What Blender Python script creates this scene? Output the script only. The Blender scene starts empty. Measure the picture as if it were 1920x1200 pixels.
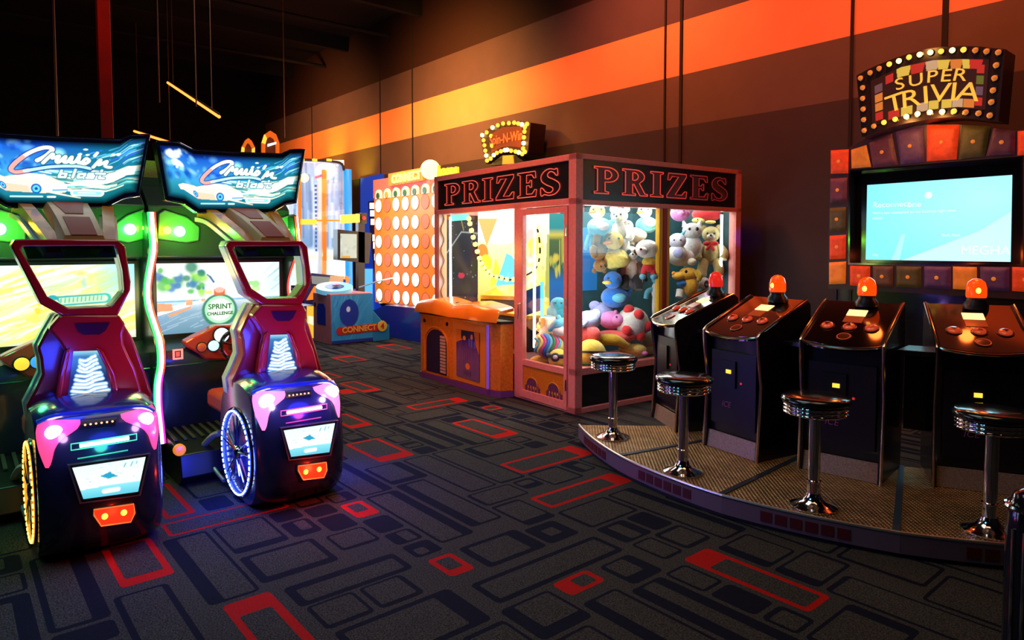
import bpy, bmesh, math, random
import numpy as np
from mathutils import Vector, Matrix, Euler
random.seed(7)
SC = bpy.context.scene
COL = SC.collection
PI = math.pi
# ---------------------------------------------------------------- camera
F = 1274.; PX = 960.; PY = 524.; CH = 1.5
_th = math.atan(61 / F); _a = math.radians(40)
_f0 = np.array([-math.cos(_a), math.sin(_a), 0.]); RT = np.array([math.sin(_a), math.cos(_a), 0.]); _u0 = np.array([0, 0, 1.])
FW = _f0 * math.cos(_th) - _u0 * math.sin(_th); UP = _u0 * math.cos(_th) + _f0 * math.sin(_th)
CP = np.array([0, 0, CH])
cam = bpy.data.objects.new('camera', bpy.data.cameras.new('camera')); COL.objects.link(cam)
cam.data.sensor_width = 36; cam.data.lens = F / 1920 * 36; cam.data.shift_y = -(600 - PY) / 1920
cam.data.clip_start = .05; cam.data.clip_end = 200
m = Matrix(((RT[0], UP[0], -FW[0], 0), (RT[1], UP[1], -FW[1], 0), (RT[2], UP[2], -FW[2], CH), (0, 0, 0, 1)))
cam.matrix_world = m
SC.camera = cam
def ray(x, y): return FW + RT * (x - PX) / F - UP * (y - PY) / F
def onz(x, y, z=0.):
    d = ray(x, y); return CP + d * (z - CH) / d[2]
def ony(x, y, Y):
    d = ray(x, y); return CP + d * Y / d[1]
def onx(x, y, X):
    d = ray(x, y); return CP + d * X / d[0]
# ---------------------------------------------------------------- world, exposure, large lights
SC.view_settings.view_transform = 'Standard'; SC.view_settings.look = 'None'
SC.view_settings.exposure = 0.0; SC.view_settings.gamma = 1; SC.view_settings.use_curve_mapping = False
W = bpy.data.worlds.new('world'); SC.world = W; W.use_nodes = True
W.node_tree.nodes['Background'].inputs[0].default_value = (.1, .14, .35, 1)
W.node_tree.nodes['Background'].inputs[1].default_value = .006
SC.cycles.use_denoising = True
SC.cycles.max_bounces = 6; SC.cycles.diffuse_bounces = 3; SC.cycles.glossy_bounces = 4; SC.cycles.transparent_max_bounces = 12
SC.cycles.sample_clamp_indirect = 4.0; SC.cycles.caustics_reflective = False; SC.cycles.caustics_refractive = False
def lamp(name, kind, loc, col, power, size=.3, size_y=None, target=None, spot=60, blend=.6, spread=None):
    L = bpy.data.lights.new(name, kind); o = bpy.data.objects.new(name, L); COL.objects.link(o)
    o.location = loc; L.color = col; L.energy = power
    if kind == 'AREA':
        L.size = size
        if size_y: L.shape = 'RECTANGLE'; L.size_y = size_y
        if spread: L.spread = math.radians(spread)
    else: L.shadow_soft_size = size
    if kind == 'SPOT': L.spot_size = math.radians(spot); L.spot_blend = blend
    if target is not None:
        o.rotation_euler = (Vector(target) - Vector(loc)).to_track_quat('-Z', 'Y').to_euler()
    return o
# dim fill areas added overhead for the carpet, and the coloured floods that wash the striped wall
lamp('house_fill', 'AREA', (-3.6, 2.2, 5.4), (1., .90, .76), 27, 2.5, 2.5, (-3.6, 2.2, 0), spread=130)
lamp('house_fill', 'AREA', (-9.5, 4.2, 5.4), (1., .8, .8), 70, 3, 3, (-9.5, 4.2, 0), spread=130)
lamp('house_fill', 'AREA', (-1.0, 3.0, 5.4), (1., .50, .20), 15, 2, 2, (-1.0, 3.6, 0), spread=120)
lamp('house_fill', 'AREA', (-3.4, -1.2, 4.6), (.15, .55, .75), 16, 1.5, 1.5, (-3.4, .6, 0), spread=120)  # cool fill added from the left to tint the carpet teal
lamp('wall_flood', 'SPOT', (-9.4, 4.2, 4.7), (1., .34, .06), 1700, .25, target=(-9.9, 7.0, 3.5), spot=110, blend=1)
lamp('wall_flood', 'SPOT', (-14.2, 4.0, 4.7), (1., .34, .08), 900, .25, target=(-15.0, 7.0, 3.6), spot=110, blend=1)
lamp('wall_flood', 'SPOT', (-5.6, 4.9, 5.3), (1., .19, .06), 620, .25, target=(-5.4, 7.0, 3.6), spot=115, blend=1)
lamp('wall_flood', 'SPOT', (-1.9, 5.0, 5.35), (1., .17, .05), 480, .25, target=(-1.9, 7.0, 3.7), spot=110, blend=1)
lamp('booth_fill', 'SPOT', (-5.2, 2.3, 4.8), (1., .20, .09), 420, .3, target=(-5.2, 4.4, 1.7), spot=62, blend=1)  # added salmon fill that brightens the booth frame
lamp('booth_fill', 'SPOT', (-3.9, 1.9, 2.6), (1., .28, .55), 70, .3, target=(-4.8, 4.3, .6), spot=60, blend=1)  # added pink fill for the lower booth frame
# ---------------------------------------------------------------- materials
MATS = {}
def mat(name, col=(.5, .5, .5), rough=.5, metal=0., emit=None, es=0., noise=0., nscale=8., bump=0., bscale=60., coat=0., trans=0., alpha=1., col2=None, spec=.5, sheen=0.):
    if name in MATS: return MATS[name]
    M = bpy.data.materials.new(name); M.use_nodes = True; N = M.node_tree.nodes; L = M.node_tree.links
    B = N['Principled BSDF']; B.inputs['Base Color'].default_value = (*col, 1); B.inputs['Roughness'].default_value = rough
    B.inputs['Metallic'].default_value = metal; B.inputs['Specular IOR Level'].default_value = spec
    if coat: B.inputs['Coat Weight'].default_value = coat; B.inputs['Coat Roughness'].default_value = .08
    if trans: B.inputs['Transmission Weight'].default_value = trans
    if sheen: B.inputs['Sheen Weight'].default_value = sheen
    if alpha < 1: B.inputs['Alpha'].default_value = alpha
    if emit: B.inputs['Emission Color'].default_value = (*emit, 1); B.inputs['Emission Strength'].default_value = es
    tc = N.new('ShaderNodeTexCoord')
    if noise or col2:
        t = N.new('ShaderNodeTexNoise'); t.inputs['Scale'].default_value = nscale; t.inputs['Detail'].default_value = 4
        L.new(tc.outputs['Object'], t.inputs['Vector'])
        r = N.new('ShaderNodeValToRGB'); r.color_ramp.elements[0].position = .35; r.color_ramp.elements[1].position = .65
        c2 = col2 if col2 else tuple(c * (1 - noise) for c in col)
        r.color_ramp.elements[0].color = (*c2, 1); r.color_ramp.elements[1].color = (*col, 1)
        L.new(t.outputs['Fac'], r.inputs['Fac']); L.new(r.outputs['Color'], B.inputs['Base Color'])
    if bump:
        t2 = N.new('ShaderNodeTexNoise'); t2.inputs['Scale'].default_value = bscale; t2.inputs['Detail'].default_value = 3
        L.new(tc.outputs['Object'], t2.inputs['Vector'])
        b = N.new('ShaderNodeBump'); b.inputs['Strength'].default_value = bump; b.inputs['Distance'].default_value = .01
        L.new(t2.outputs['Fac'], b.inputs['Height']); L.new(b.outputs['Normal'], B.inputs['Normal'])
    MATS[name] = M; return M
def glow(name, col, s=1., base=None):
    return mat(name, base or tuple(c * .4 for c in col), .4, emit=col, es=s)
def art_mat(name, s=1., printed=False, rough=.3, gain=None):
    if name in MATS: return MATS[name]
    M = bpy.data.materials.new(name); M.use_nodes = True; N = M.node_tree.nodes; L = M.node_tree.links
    B = N['Principled BSDF']; a = N.new('ShaderNodeAttribute'); a.attribute_name = 'art'
    B.inputs['Roughness'].default_value = rough
    if printed: L.new(a.outputs['Color'], B.inputs['Base Color'])
    else:
        B.inputs['Base Color'].default_value = (.01, .01, .01, 1); L.new(a.outputs['Color'], B.inputs['Emission Color']); B.inputs['Emission Strength'].default_value = s
    MATS[name] = M; return M
def glass(name, tint=(1, 1, 1), refl=.5, dirt=0.):
    # thin pane: mostly clear with a fresnel reflection
    if name in MATS: return MATS[name]
    M = bpy.data.materials.new(name); M.use_nodes = True; N = M.node_tree.nodes; L = M.node_tree.links
    N.remove(N['Principled BSDF']); o = N['Material Output']
    t = N.new('ShaderNodeBsdfTransparent'); t.inputs[0].default_value = (*tint, 1)
    g = N.new('ShaderNodeBsdfGlossy'); g.inputs['Roughness'].default_value = .02
    f = N.new('ShaderNodeLayerWeight'); f.inputs[0].default_value = .5
    pw = N.new('ShaderNodeMath'); pw.operation = 'POWER'; pw.inputs[1].default_value = 4; L.new(f.outputs['Facing'], pw.inputs[0])
    mu = N.new('ShaderNodeMath'); mu.operation = 'MULTIPLY_ADD'; mu.inputs[1].default_value = refl; mu.inputs[2].default_value = .035 * refl * 2; mu.use_clamp = True
    L.new(pw.outputs[0], mu.inputs[0])
    x = N.new('ShaderNodeMixShader'); L.new(mu.outputs[0], x.inputs[0]); L.new(t.outputs[0], x.inputs[1]); L.new(g.outputs[0], x.inputs[2])
    L.new(x.outputs[0], o.inputs[0]); MATS[name] = M; return M
# ---------------------------------------------------------------- mesh builder
class MB:
    def __init__(s, *mats): s.v = []; s.f = []; s.m = []; s.mats = [x for x in mats]; s.cur = 0; s.T = None
    def use(s, k): s.cur = k; return s
    def mt(s, M): s.T = M; return s
    def add(s, vs, fs):
        b = len(s.v)
        if s.T is not None: vs = [tuple(s.T @ Vector(p)) for p in vs]
        s.v += [tuple(float(c) for c in p) for p in vs]; s.f += [[i + b for i in f] for f in fs]; s.m += [s.cur] * len(fs); return s
    def box(s, x0, y0, z0, x1, y1, z1, R=None, ch=0):
        if x0 > x1: x0, x1 = x1, x0
        if y0 > y1: y0, y1 = y1, y0
        if z0 > z1: z0, z1 = z1, z0
        vs = [(x, y, z) for z in (z0, z1) for y in (y0, y1) for x in (x0, x1)]
        if R is not None: vs = [tuple(R @ Vector(p)) for p in vs]
        return s.add(vs, [(0, 2, 3, 1), (4, 5, 7, 6), (0, 1, 5, 4), (1, 3, 7, 5), (3, 2, 6, 7), (2, 0, 4, 6)])
    def extr(s, pts, vec):
        n = len(pts); p = [Vector(q) for q in pts]; v = Vector(vec)
        nn = Vector((0, 0, 0))
        for i in range(n): nn += p[i].cross(p[(i + 1) % n])
        if nn.dot(v) > 0: p = p[::-1]
        vs = p + [q + v for q in p]
        fs = [list(range(n)), list(range(2 * n - 1, n - 1, -1))] + [[i, i + n, (i + 1) % n + n, (i + 1) % n] for i in range(n)]
        return s.add(vs, fs)
    def ring(s, outer, inner, vec):
        n = len(outer); v = Vector(vec); o = [Vector(q) for q in outer]; i_ = [Vector(q) for q in inner]
        nn = Vector((0, 0, 0))
        for i in range(n): nn += o[i].cross(o[(i + 1) % n])
        if nn.dot(v) > 0: o = o[::-1]; i_ = i_[::-1]
        vs = o + i_ + [q + v for q in o] + [q + v for q in i_]
        fs = []
        for i in range(n):
            j = (i + 1) % n
            fs += [[i, j, j + n, i + n], [i + 2 * n, i + 3 * n, j + 3 * n, j + 2 * n], [i, i + 2 * n, j + 2 * n, j], [i + n, j + n, j + 3 * n, i + 3 * n]]
        return s.add(vs, fs)
    def tube(s, path, r, n=8, closed=False, cap=True):
        P = [Vector(p) for p in path]; N = len(P); R = r if isinstance(r, (list, tuple)) else [r] * N
        vs = []; prev = None
        for i in range(N):
            if closed: t = P[(i + 1) % N] - P[i - 1]
            else: t = P[min(i + 1, N - 1)] - P[max(i - 1, 0)]
            if t.length < 1e-9: t = Vector((0, 0, 1))
            t.normalize()
            if prev is None:
                a = Vector((0, 0, 1)) if abs(t.z) < .9 else Vector((1, 0, 0))
                u = t.cross(a).normalized()
            else:
                u = (prev - t * prev.dot(t))
                u = u.normalized() if u.length > 1e-6 else t.orthogonal().normalized()
            prev = u; w = t.cross(u)
            for k in range(n):
                a = 2 * PI * k / n; vs.append(P[i] + (u * math.cos(a) + w * math.sin(a)) * R[i])
        fs = []
        for i in range(N if closed else N - 1):
            j = (i + 1) % N
            for k in range(n):
                l = (k + 1) % n; fs.append([i * n + k, i * n + l, j * n + l, j * n + k])
        if not closed and cap: fs += [list(range(n))[::-1], list(range((N - 1) * n, N * n))]
        return s.add(vs, fs)
    def lathe(s, prof, c=(0, 0, 0), n=32, axis='Z', sx=1., sy=1.):
        vs = []; k = len(prof)
        for j in range(n):
            a = 2 * PI * j / n
            for r, z in prof:
                x, y = r * math.cos(a) * sx, r * math.sin(a) * sy
                q = {'Z': (x, y, z), 'X': (z, x, y), 'Y': (y, z, x)}[axis]
                vs.append((q[0] + c[0], q[1] + c[1], q[2] + c[2]))
        fs = []
        for j in range(n):
            l = (j + 1) % n
            for i in range(k - 1): fs.append([j * k + i, l * k + i, l * k + i + 1, j * k + i + 1])
        if prof[0][0] > 1e-6: fs.append([j * k for j in range(n)][::-1])
        if prof[-1][0] > 1e-6: fs.append([j * k + k - 1 for j in range(n)])
        return s.add(vs, fs)
    def ell(s, c, r, R=None, nu=20, nv=12):
        if not isinstance(r, (tuple, list)): r = (r, r, r)
        vs = [(0, 0, -1)]
        for i in range(1, nv):
            a = -PI / 2 + PI * i / nv
            for j in range(nu): b = 2 * PI * j / nu; vs.append((math.cos(a) * math.cos(b), math.cos(a) * math.sin(b), math.sin(a)))
        vs.append((0, 0, 1)); c = Vector(c)
        o = []
        for p in vs:
            q = Vector((p[0] * r[0], p[1] * r[1], p[2] * r[2]))
            if R is not None: q = R @ q
            o.append(c + q)
        fs = [[0, 1 + (j + 1) % nu, 1 + j] for j in range(nu)]
        for i in range(nv - 2):
            for j in range(nu):
                a = 1 + i * nu + j; b = 1 + i * nu + (j + 1) % nu; fs.append([a, b, b + nu, a + nu])
        t = len(vs) - 1; fs += [[t, t - nu + j, t - nu + (j + 1) % nu] for j in range(nu)]
        return s.add(o, fs)
    def cyl(s, a, b, r, n=20, r2=None): return s.tube([a, b], [r, r if r2 is None else r2], n)
    def grid(s, fn, nu, nv, both=False):
        vs = [fn(i / nu, j / nv) for j in range(nv + 1) for i in range(nu + 1)]
        return s.add(vs, [[j * (nu + 1) + i, j * (nu + 1) + i + 1, (j + 1) * (nu + 1) + i + 1, (j + 1) * (nu + 1) + i] for j in range(nv) for i in range(nu)])
    def slab(s, fn, nu, nv, vec):
        # closed sheet: fn grid, offset by vec
        v = Vector(vec); a = [Vector(fn(i / nu, j / nv)) for j in range(nv + 1) for i in range(nu + 1)]
        b = [p + v for p in a]; n = len(a); w = nu + 1; fs = []
        for j in range(nv):
            for i in range(nu):
                q = [j * w + i, j * w + i + 1, (j + 1) * w + i + 1, (j + 1) * w + i]; fs += [q, [k + n for k in q[::-1]]]
        e = [i for i in range(nu + 1)] + [j * w + nu for j in range(1, nv + 1)] + [nv * w + i for i in range(nu - 1, -1, -1)] + [j * w for j in range(nv - 1, 0, -1)]
        for k in range(len(e)):
            p, q = e[k], e[(k + 1) % len(e)]; fs.append([q, p, p + n, q + n])
        return s.add(a + b, fs)
    def build(s, name, parent=None, bevel=0, smooth=True, sub=0, angle=.7, loc=None):
        me = bpy.data.meshes.new(name); me.from_pydata(s.v, [], s.f); 
        for x in s.mats: me.materials.append(x)
        for p, k in zip(me.polygons, s.m): p.material_index = k
        bm = bmesh.new(); bm.from_mesh(me); bmesh.ops.recalc_face_normals(bm, faces=bm.faces) if not s.__dict__.get('raw') else None
        bm.to_mesh(me); bm.free()
        if smooth:
            me.shade_smooth(); me.set_sharp_from_angle(angle=angle)
        o = bpy.data.objects.new(name, me); COL.objects.link(o)
        if parent is not None: o.parent = parent
        if loc: o.location = loc
        if bevel:
            b = o.modifiers.new('bevel', 'BEVEL'); b.width = bevel; b.segments = 2; b.limit_method = 'ANGLE'; b.angle_limit = .6
        if sub:
            b = o.modifiers.new('sub', 'SUBSURF'); b.levels = sub; b.render_levels = sub
        return o
def thing(name, label, cat, loc=(0, 0, 0), rz=0, group=None):
    o = bpy.data.objects.new(name, None); COL.objects.link(o); o.empty_display_size = .1
    o.location = loc; o.rotation_euler = (0, 0, rz); return tag(o, label, cat, group)
def tag(o, label=None, cat=None, group=None, kind=None):
    if label: o['label'] = label
    if cat: o['category'] = cat
    if group: o['group'] = group
    if kind: o['kind'] = kind
    return o
def kids(o, allobs): return [c for c in allobs if c.parent == o]
def copy_tree(o, parent=None, allobs=None):
    allobs = allobs if allobs is not None else list(COL.objects)
    c = o.copy(); COL.objects.link(c)
    if parent is not None: c.parent = parent
    for ch in kids(o, allobs): copy_tree(ch, c, allobs)
    return c
def rot(ax, deg): return Matrix.Rotation(math.radians(deg), 3, ax)
def text_geo(body, size, depth=.002, bold=0., align='CENTER', sx=1., shear=0.):
    cu = bpy.data.curves.new('t', 'FONT'); cu.body = body; cu.size = size; cu.extrude = depth; cu.offset = bold
    cu.align_x = align; cu.align_y = 'CENTER'; cu.shear = shear; cu.resolution_u = 3
    o = bpy.data.objects.new('t', cu); COL.objects.link(o)
    dg = bpy.context.evaluated_depsgraph_get(); dg.update()
    me = o.evaluated_get(dg).to_mesh()
    vs = [(v.co.x * sx, v.co.y, v.co.z) for v in me.vertices]; fs = [list(p.vertices) for p in me.polygons]
    o.evaluated_get(dg).to_mesh_clear(); bpy.data.objects.remove(o); bpy.data.curves.remove(cu)
    return vs, fs
def add_text(mb, body, size, M, **k):
    # text lies in its own xy plane; M (4x4) places it
    vs, fs = text_geo(body, size, **k); old = mb.T; mb.T = M if old is None else old @ M; mb.add(vs, fs); mb.T = old
def frame_m(o, ux, uy):
    ux = Vector(ux).normalized(); uy = Vector(uy); uy = (uy - ux * uy.dot(ux)).normalized(); uz = ux.cross(uy)
    return Matrix(((ux.x, uy.x, uz.x, o[0]), (ux.y, uy.y, uz.y, o[1]), (ux.z, uy.z, uz.z, o[2]), (0, 0, 0, 1)))
# ---------------------------------------------------------------- painted pictures (screens, printed panels) as colour attributes on a fine grid
class Cv:
    def __init__(s, w, h, bg=(0, 0, 0), asp=None):
        s.w, s.h = w, h; s.a = asp or w / h
        s.X, s.Y = np.meshgrid((np.arange(w) + .0) / (w - 1), (np.arange(h) + .0) / (h - 1))
        s.c = np.zeros((h, w, 3)) + np.array(bg)
    def mix(s, m, col):
        m = np.clip(m, 0, 1)[..., None]; s.c = s.c * (1 - m) + np.array(col) * m; return s
    def vgrad(s, stops):
        ys = [q[0] for q in stops]
        for k in range(3): s.c[..., k] = np.interp(s.Y, ys, [q[1][k] for q in stops])
        return s
    def poly(s, pts, col, op=1):
        m = np.zeros((s.h, s.w), bool); n = len(pts)
        for i in range(n):
            x0, y0 = pts[i]; x1, y1 = pts[(i + 1) % n]
            if y0 == y1: continue
            c = ((s.Y >= min(y0, y1)) & (s.Y < max(y0, y1))) & (s.X < (x1 - x0) * (s.Y - y0) / (y1 - y0) + x0); m ^= c
        return s.mix(m * op, col)
    def ell(s, cx, cy, rx, ry, col, op=1, soft=.08):
        d = np.sqrt(((s.X - cx) / rx) ** 2 + ((s.Y - cy) / ry) ** 2); return s.mix((1 - d) / soft * op if op == 1 else np.clip((1 - d) / soft, 0, 1) * op, col)
    def line(s, pts, wd, col, op=1):
        D = np.full((s.h, s.w), 9.)
        for (x0, y0), (x1, y1) in zip(pts[:-1], pts[1:]):
            ax, ay, bx, by = x0 * s.a, y0, x1 * s.a, y1; px, py = s.X * s.a - ax, s.Y - ay; dx, dy = bx - ax, by - ay
            t = np.clip((px * dx + py * dy) / max(dx * dx + dy * dy, 1e-9), 0, 1); D = np.minimum(D, np.hypot(px - t * dx, py - t * dy))
        return s.mix(np.clip((wd / 2 - D) * s.h * .8 + .5, 0, 1) * op, col)
    def rect(s, x0, y0, x1, y1, col, op=1): return s.poly([(x0, y0), (x1, y0), (x1, y1), (x0, y1)], col, op)
    def blobs(s, n, box, r, cols, seed=0, soft=.3, op=1):
        R = random.Random(seed)
        for i in range(n):
            q = R.uniform(*r); s.ell(R.uniform(box[0], box[2]), R.uniform(box[1], box[3]), q / s.a * R.uniform(.6, 1.6), q * R.uniform(.6, 1.4), R.choice(cols), op=op, soft=soft)
        return s
    def streaks(s, n, box, L, ang, wd, cols, seed=0, op=.7):
        R = random.Random(seed)
        for i in range(n):
            x, y = R.uniform(box[0], box[2]), R.uniform(box[1], box[3]); l = R.uniform(*L); a = math.radians(R.uniform(*ang))
            s.line([(x, y), (x + l * math.cos(a) / s.a, y + l * math.sin(a))], R.uniform(*wd), R.choice(cols), op)
        return s
    def fadein(s, m, col): return s.mix(m, col)
def smooth(pts, n=6):
    P = [pts[0]] + list(pts) + [pts[-1]]; o = []
    for i in range(1, len(P) - 2):
        for k in range(n):
            t = k / n; q = []
            for d in range(len(P[0])):
                a, b, c, e = P[i - 1][d], P[i][d], P[i + 1][d], P[i + 2][d]
                q.append(.5 * (2 * b + (c - a) * t + (2 * a - 5 * b + 4 * c - e) * t * t + (3 * b - a - 3 * c + e) * t ** 3))
            o.append(tuple(q))
    return o + [tuple(pts[-1])]
def art(name, cv, fn, material, parent=None, keep=None):
    h, w = cv.h, cv.w
    vs = [fn(i / (w - 1), j / (h - 1)) for j in range(h) for i in range(w)]
    fs = [(j * w + i, j * w + i + 1, (j + 1) * w + i + 1, (j + 1) * w + i) for j in range(h - 1) for i in range(w - 1)
          if keep is None or keep((i + .5) / (w - 1), (j + .5) / (h - 1))]
    me = bpy.data.meshes.new(name); me.from_pydata(vs, [], fs); me.materials.append(material)
    at = me.color_attributes.new('art', 'FLOAT_COLOR', 'POINT')
    at.data.foreach_set('color', np.concatenate([np.clip(cv.c, 0, 50).reshape(-1, 3), np.ones((w * h, 1))], 1).astype(np.float32).ravel())
    o = bpy.data.objects.new(name, me); COL.objects.link(o)
    if parent is not None: o.parent = parent
    return o
def quadfn(bl, br, tr, tl):
    a, b, c, d = map(Vector, (bl, br, tr, tl))
    return lambda u, v: tuple((a * (1 - u) + b * u) * (1 - v) + (d * (1 - u) + c * u) * v)
BLK = mat('black_plastic', (.012, .012, .016), .35, noise=.3)
GBLK = mat('gloss_black', (.008, .008, .012), .12, coat=.5)
CHR = mat('chrome', (.85, .85, .88), .09, 1.)
# ================================================================ ROOM
CARP = mat('carpet_grey', (.075, .071, .062), 1., noise=.8, nscale=150, bump=.5, bscale=260, spec=.1)
CDRK = mat('carpet_navy', (.008, .010, .022), 1., noise=.4, nscale=220, bump=.5, bscale=260, spec=.1)
CRED = mat('carpet_red', (.55, .012, .008), 1., noise=.35, nscale=200, bump=.5, bscale=260, spec=.1)
fl = MB(CARP, CDRK, CRED)
fl.raw = True
X0, X1, Y0, Y1 = -19., 2.5, -4., 7.
fl.add([(X0, Y0, 0), (X1, Y0, 0), (X1, Y1, 0), (X0, Y1, 0)], [(0, 1, 2, 3)])
def rrect(x0, y0, x1, y1, r, z):
    r = min(r, (x1 - x0) / 2.2, (y1 - y0) / 2.2); o = []
    for cx, cy, a0 in ((x1 - r, y0 + r, -90), (x1 - r, y1 - r, 0), (x0 + r, y1 - r, 90), (x0 + r, y0 + r, 180)):
        for k in range(4): a = math.radians(a0 + 30 * k); o.append((cx + r * math.cos(a), cy + r * math.sin(a), z))
    return o
def motif(x0, y0, x1, y1, k, ins):
    fl.use(k); o = rrect(x0, y0, x1, y1, .026, .0006); fl.add(o, [list(range(len(o)))])
    l, b, r, t = ins
    if x1 - r - x0 - l > .03 and y1 - t - y0 - b > .03:
        fl.use(0); o = rrect(x0 + l, y0 + b, x1 - r, y1 - t, .012, .0012); fl.add(o, [list(range(len(o)))])
G = .06; NX = int((X1 - X0) / G); NY = int((Y1 - Y0) / G); occ = np.zeros((NX, NY), bool)
def cells(x0, y0, x1, y1): return (slice(max(0, int(round((x0 - X0) / G - .5))), int(round((x1 - X0) / G + .5))), slice(max(0, int(round((y0 - Y0) / G - .5))), int(round((y1 - Y0) / G + .5))))
# red outlines and the neighbours whose places can be read off the photograph
for q in [(-1.92, 2.68, -1.30, 2.88, 2, (.13, .03, .03, .03)), (-2.70, 1.73, -2.49, 1.87, 2, (.03, .03, .06, .03)), (-2.15, 2.03, -2.02, 2.25, 2, (.025, .09, .025, .03)),
          (-2.99, 2.64, -2.79, 3.36, 2, (.03, .03, .03, .13)), (-2.90, .85, -2.3, 1.05, 2, (.13, .03, .03, .04)), (-4.72, 2.30, -4.16, 2.58, 2, (.03, .03, .12, .03)),
          (-4.72, 3.28, -4.10, 3.52, 2, (.03, .03, .1, .03)), (-3.61, 1.72, -3.37, 1.86, 2, (.03, .03, .08, .03)), (-3.85, .56, -3.34, .78, 2, (.03, .03, .08, .03)),
          (-4.66, .90, -4.04, 1.06, 2, (.03, .03, .04, .03)), (-3.98, .86, -3.78, 1.50, 2, (.02, .02, .02, .02)), (-2.71, 1.92, -2.45, 2.29, 1, (.03, .04, .03, .08)), (-2.38, 1.75, -2.17, 2.55, 1, (.03, .03, .03, .03)),
          (-3.3, 1.05, -2.98, 1.42, 1, (.03, .04, .05, .03)), (-2.88, 1.1, -2.68, 1.65, 1, (.05, .04, .03, .03)), (-2.42, 1.12, -2.1, 1.66, 1, (.03, .03, .03, .09)),
          (-5.6, 2.55, -5.1, 2.75, 2, (.03, .03, .1, .03)), (-6.6, 2.35, -6.25, 2.8, 2, (.04, .03, .03, .12)), (-7.6, 3.1, -7.2, 3.5, 2, (.1, .03, .03, .03)),
          (-6.9, 3.3, -6.3, 3.5, 2, (.03, .03, .1, .03)), (-5.5, 3.3, -5.3, 3.9, 2, (.03, .03, .03, .12)), (-8.6, 4.0, -8.1, 4.3, 2, (.12, .03, .03, .03)),
          (-9.2, 5.0, -8.6, 5.3, 2, (.12, .03, .03, .03)), (-3.6, 2.9, -3.35, 3.6, 2, (.03, .03, .03, .12))]:
    motif(*q); occ[cells(*q[:4])] = True
R_ = random.Random(11)
for i in range(NX):
    for j in range(NY):
        if occ[i, j]: continue
        x, y = X0 + i * G, Y0 + j * G
        if x < -15.5 or y < -1.5: continue
        opts = []
        for w, h in ((14, 4), (5, 12), (12, 4), (9, 6), (6, 9), (7, 5), (5, 7), (5, 5), (4, 6), (6, 4), (4, 4), (4, 3), (3, 4), (3, 3)):
            if i + w <= NX and j + h <= NY and not occ[i:i + w, j:j + h].any(): opts.append((w, h))
        if not opts: continue
        w, h = opts[0] if (R_.random() < .25) else R_.choice(opts[:6])
        occ[i:i + w, j:j + h] = True
        if min(w, h) <= 3 and R_.random() < .5: ins = (9, 9, 9, 9)
        else: ins = tuple(R_.choice((.016, .016, .018, .026, .065)) if True else 0 for _ in range(4))
        motif(x + .013, y + .013, x + w * G - .013, y + h * G - .013, 2 if (R_.random() < .05 and x < -5) else 1, ins)
tag(fl.build('floor', smooth=False), kind='structure')
# striped wall behind the machines (long plane y = 7)
STR = [(0, 2.98, mat('paint_charcoal', (.036, .024, .027), .8, noise=.15, nscale=3, bump=.1, bscale=90)),
       (2.98, 3.6, mat('paint_taupe', (.115, .075, .062), .8, noise=.1, nscale=3, bump=.1, bscale=90)),
       (3.6, 4.25, mat('paint_orange', (.85, .33, .15), .8, noise=.06, nscale=3, bump=.1, bscale=90)),
       (4.25, 4.9, mat('paint_plum', (.085, .055, .075), .8, noise=.1, nscale=3, bump=.1, bscale=90)),
       (4.9, 6.2, mat('paint_maroon', (.018, .002, .004), .8, noise=.1, nscale=3, bump=.1, bscale=90))]
w = MB(*[q[2] for q in STR]); w.raw = True
for k, (a, b, _) in enumerate(STR):
    w.use(k).add([(X0, 7, a), (X1, 7, a), (X1, 7, b), (X0, 7, b)], [(0, 1, 2, 3)])
w.use(0).box(X0, 7.001, 0, X1, 7.2, 6.2)
tag(w.build('wall_right', smooth=False), kind='structure')
SEAM = mat('seam_dark', (.01, .008, .01), .9)
for n, (x, t) in enumerate([(-15.9, .02), (-12.55, .02), (-11.3, .03), (-5.36, .025), (-5.12, .04), (-3.08, .03), (-2.26, .05)]):
    tag(MB(SEAM).box(x - t / 2, 6.985, 0, x + t / 2, 7.005, 6.1).build('trim_%d' % (n + 1)), kind='structure')
DK = mat('paint_black', (.003, .003, .006), .9, noise=.3, nscale=2)
tag(MB(DK).box(X0, Y0, 6.1, X1, 7.2, 6.25).build('ceiling'), kind='structure')
tag(MB(DK).box(X0 - .2, Y0, 0, X0, 7.2, 6.25).build('wall_back'), kind='structure')
tag(MB(DK).box(X0 - .2, Y0 - .2, 0, X1, Y0, 6.25).build('wall_left'), kind='structure')
tag(MB(DK).box(X1, Y0, 0, X1 + .2, 7.2, 6.25).build('wall_front'), kind='structure')
# ceiling steelwork
b = MB(DK)
for x in (-17, -14, -11, -8, -5): b.box(x - .06, Y0, 5.8, x + .06, 7, 6.1)
for x in (-15.5, -12.5, -9.5, -6.5):
    b.tube([(x, Y0, 5.7), (x + .4, 7, 5.7)], .04, 6)
tag(b.build('ceiling_joists'), kind='structure')
REDP = mat('red_steel', (.35, .012, .008), .45, noise=.2, bump=.1)
p = onx(195, 100, -9.)
po = MB(REDP).box(-9.06, p[1] - .065, 0, -8.94, p[1] + .065, 6.08).box(-9.12, p[1] - .12, 0, -8.88, p[1] + .12, .02)
tag(po.build('steel_column', bevel=.006), 'red painted square steel column rising behind the driving games', 'column')
lamp('column_flood', 'SPOT', (-7.4, 1.0, 5.2), (1., .1, .04), 60, .1, target=(-9, 1.5, 3.9), spot=35, blend=1)
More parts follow.
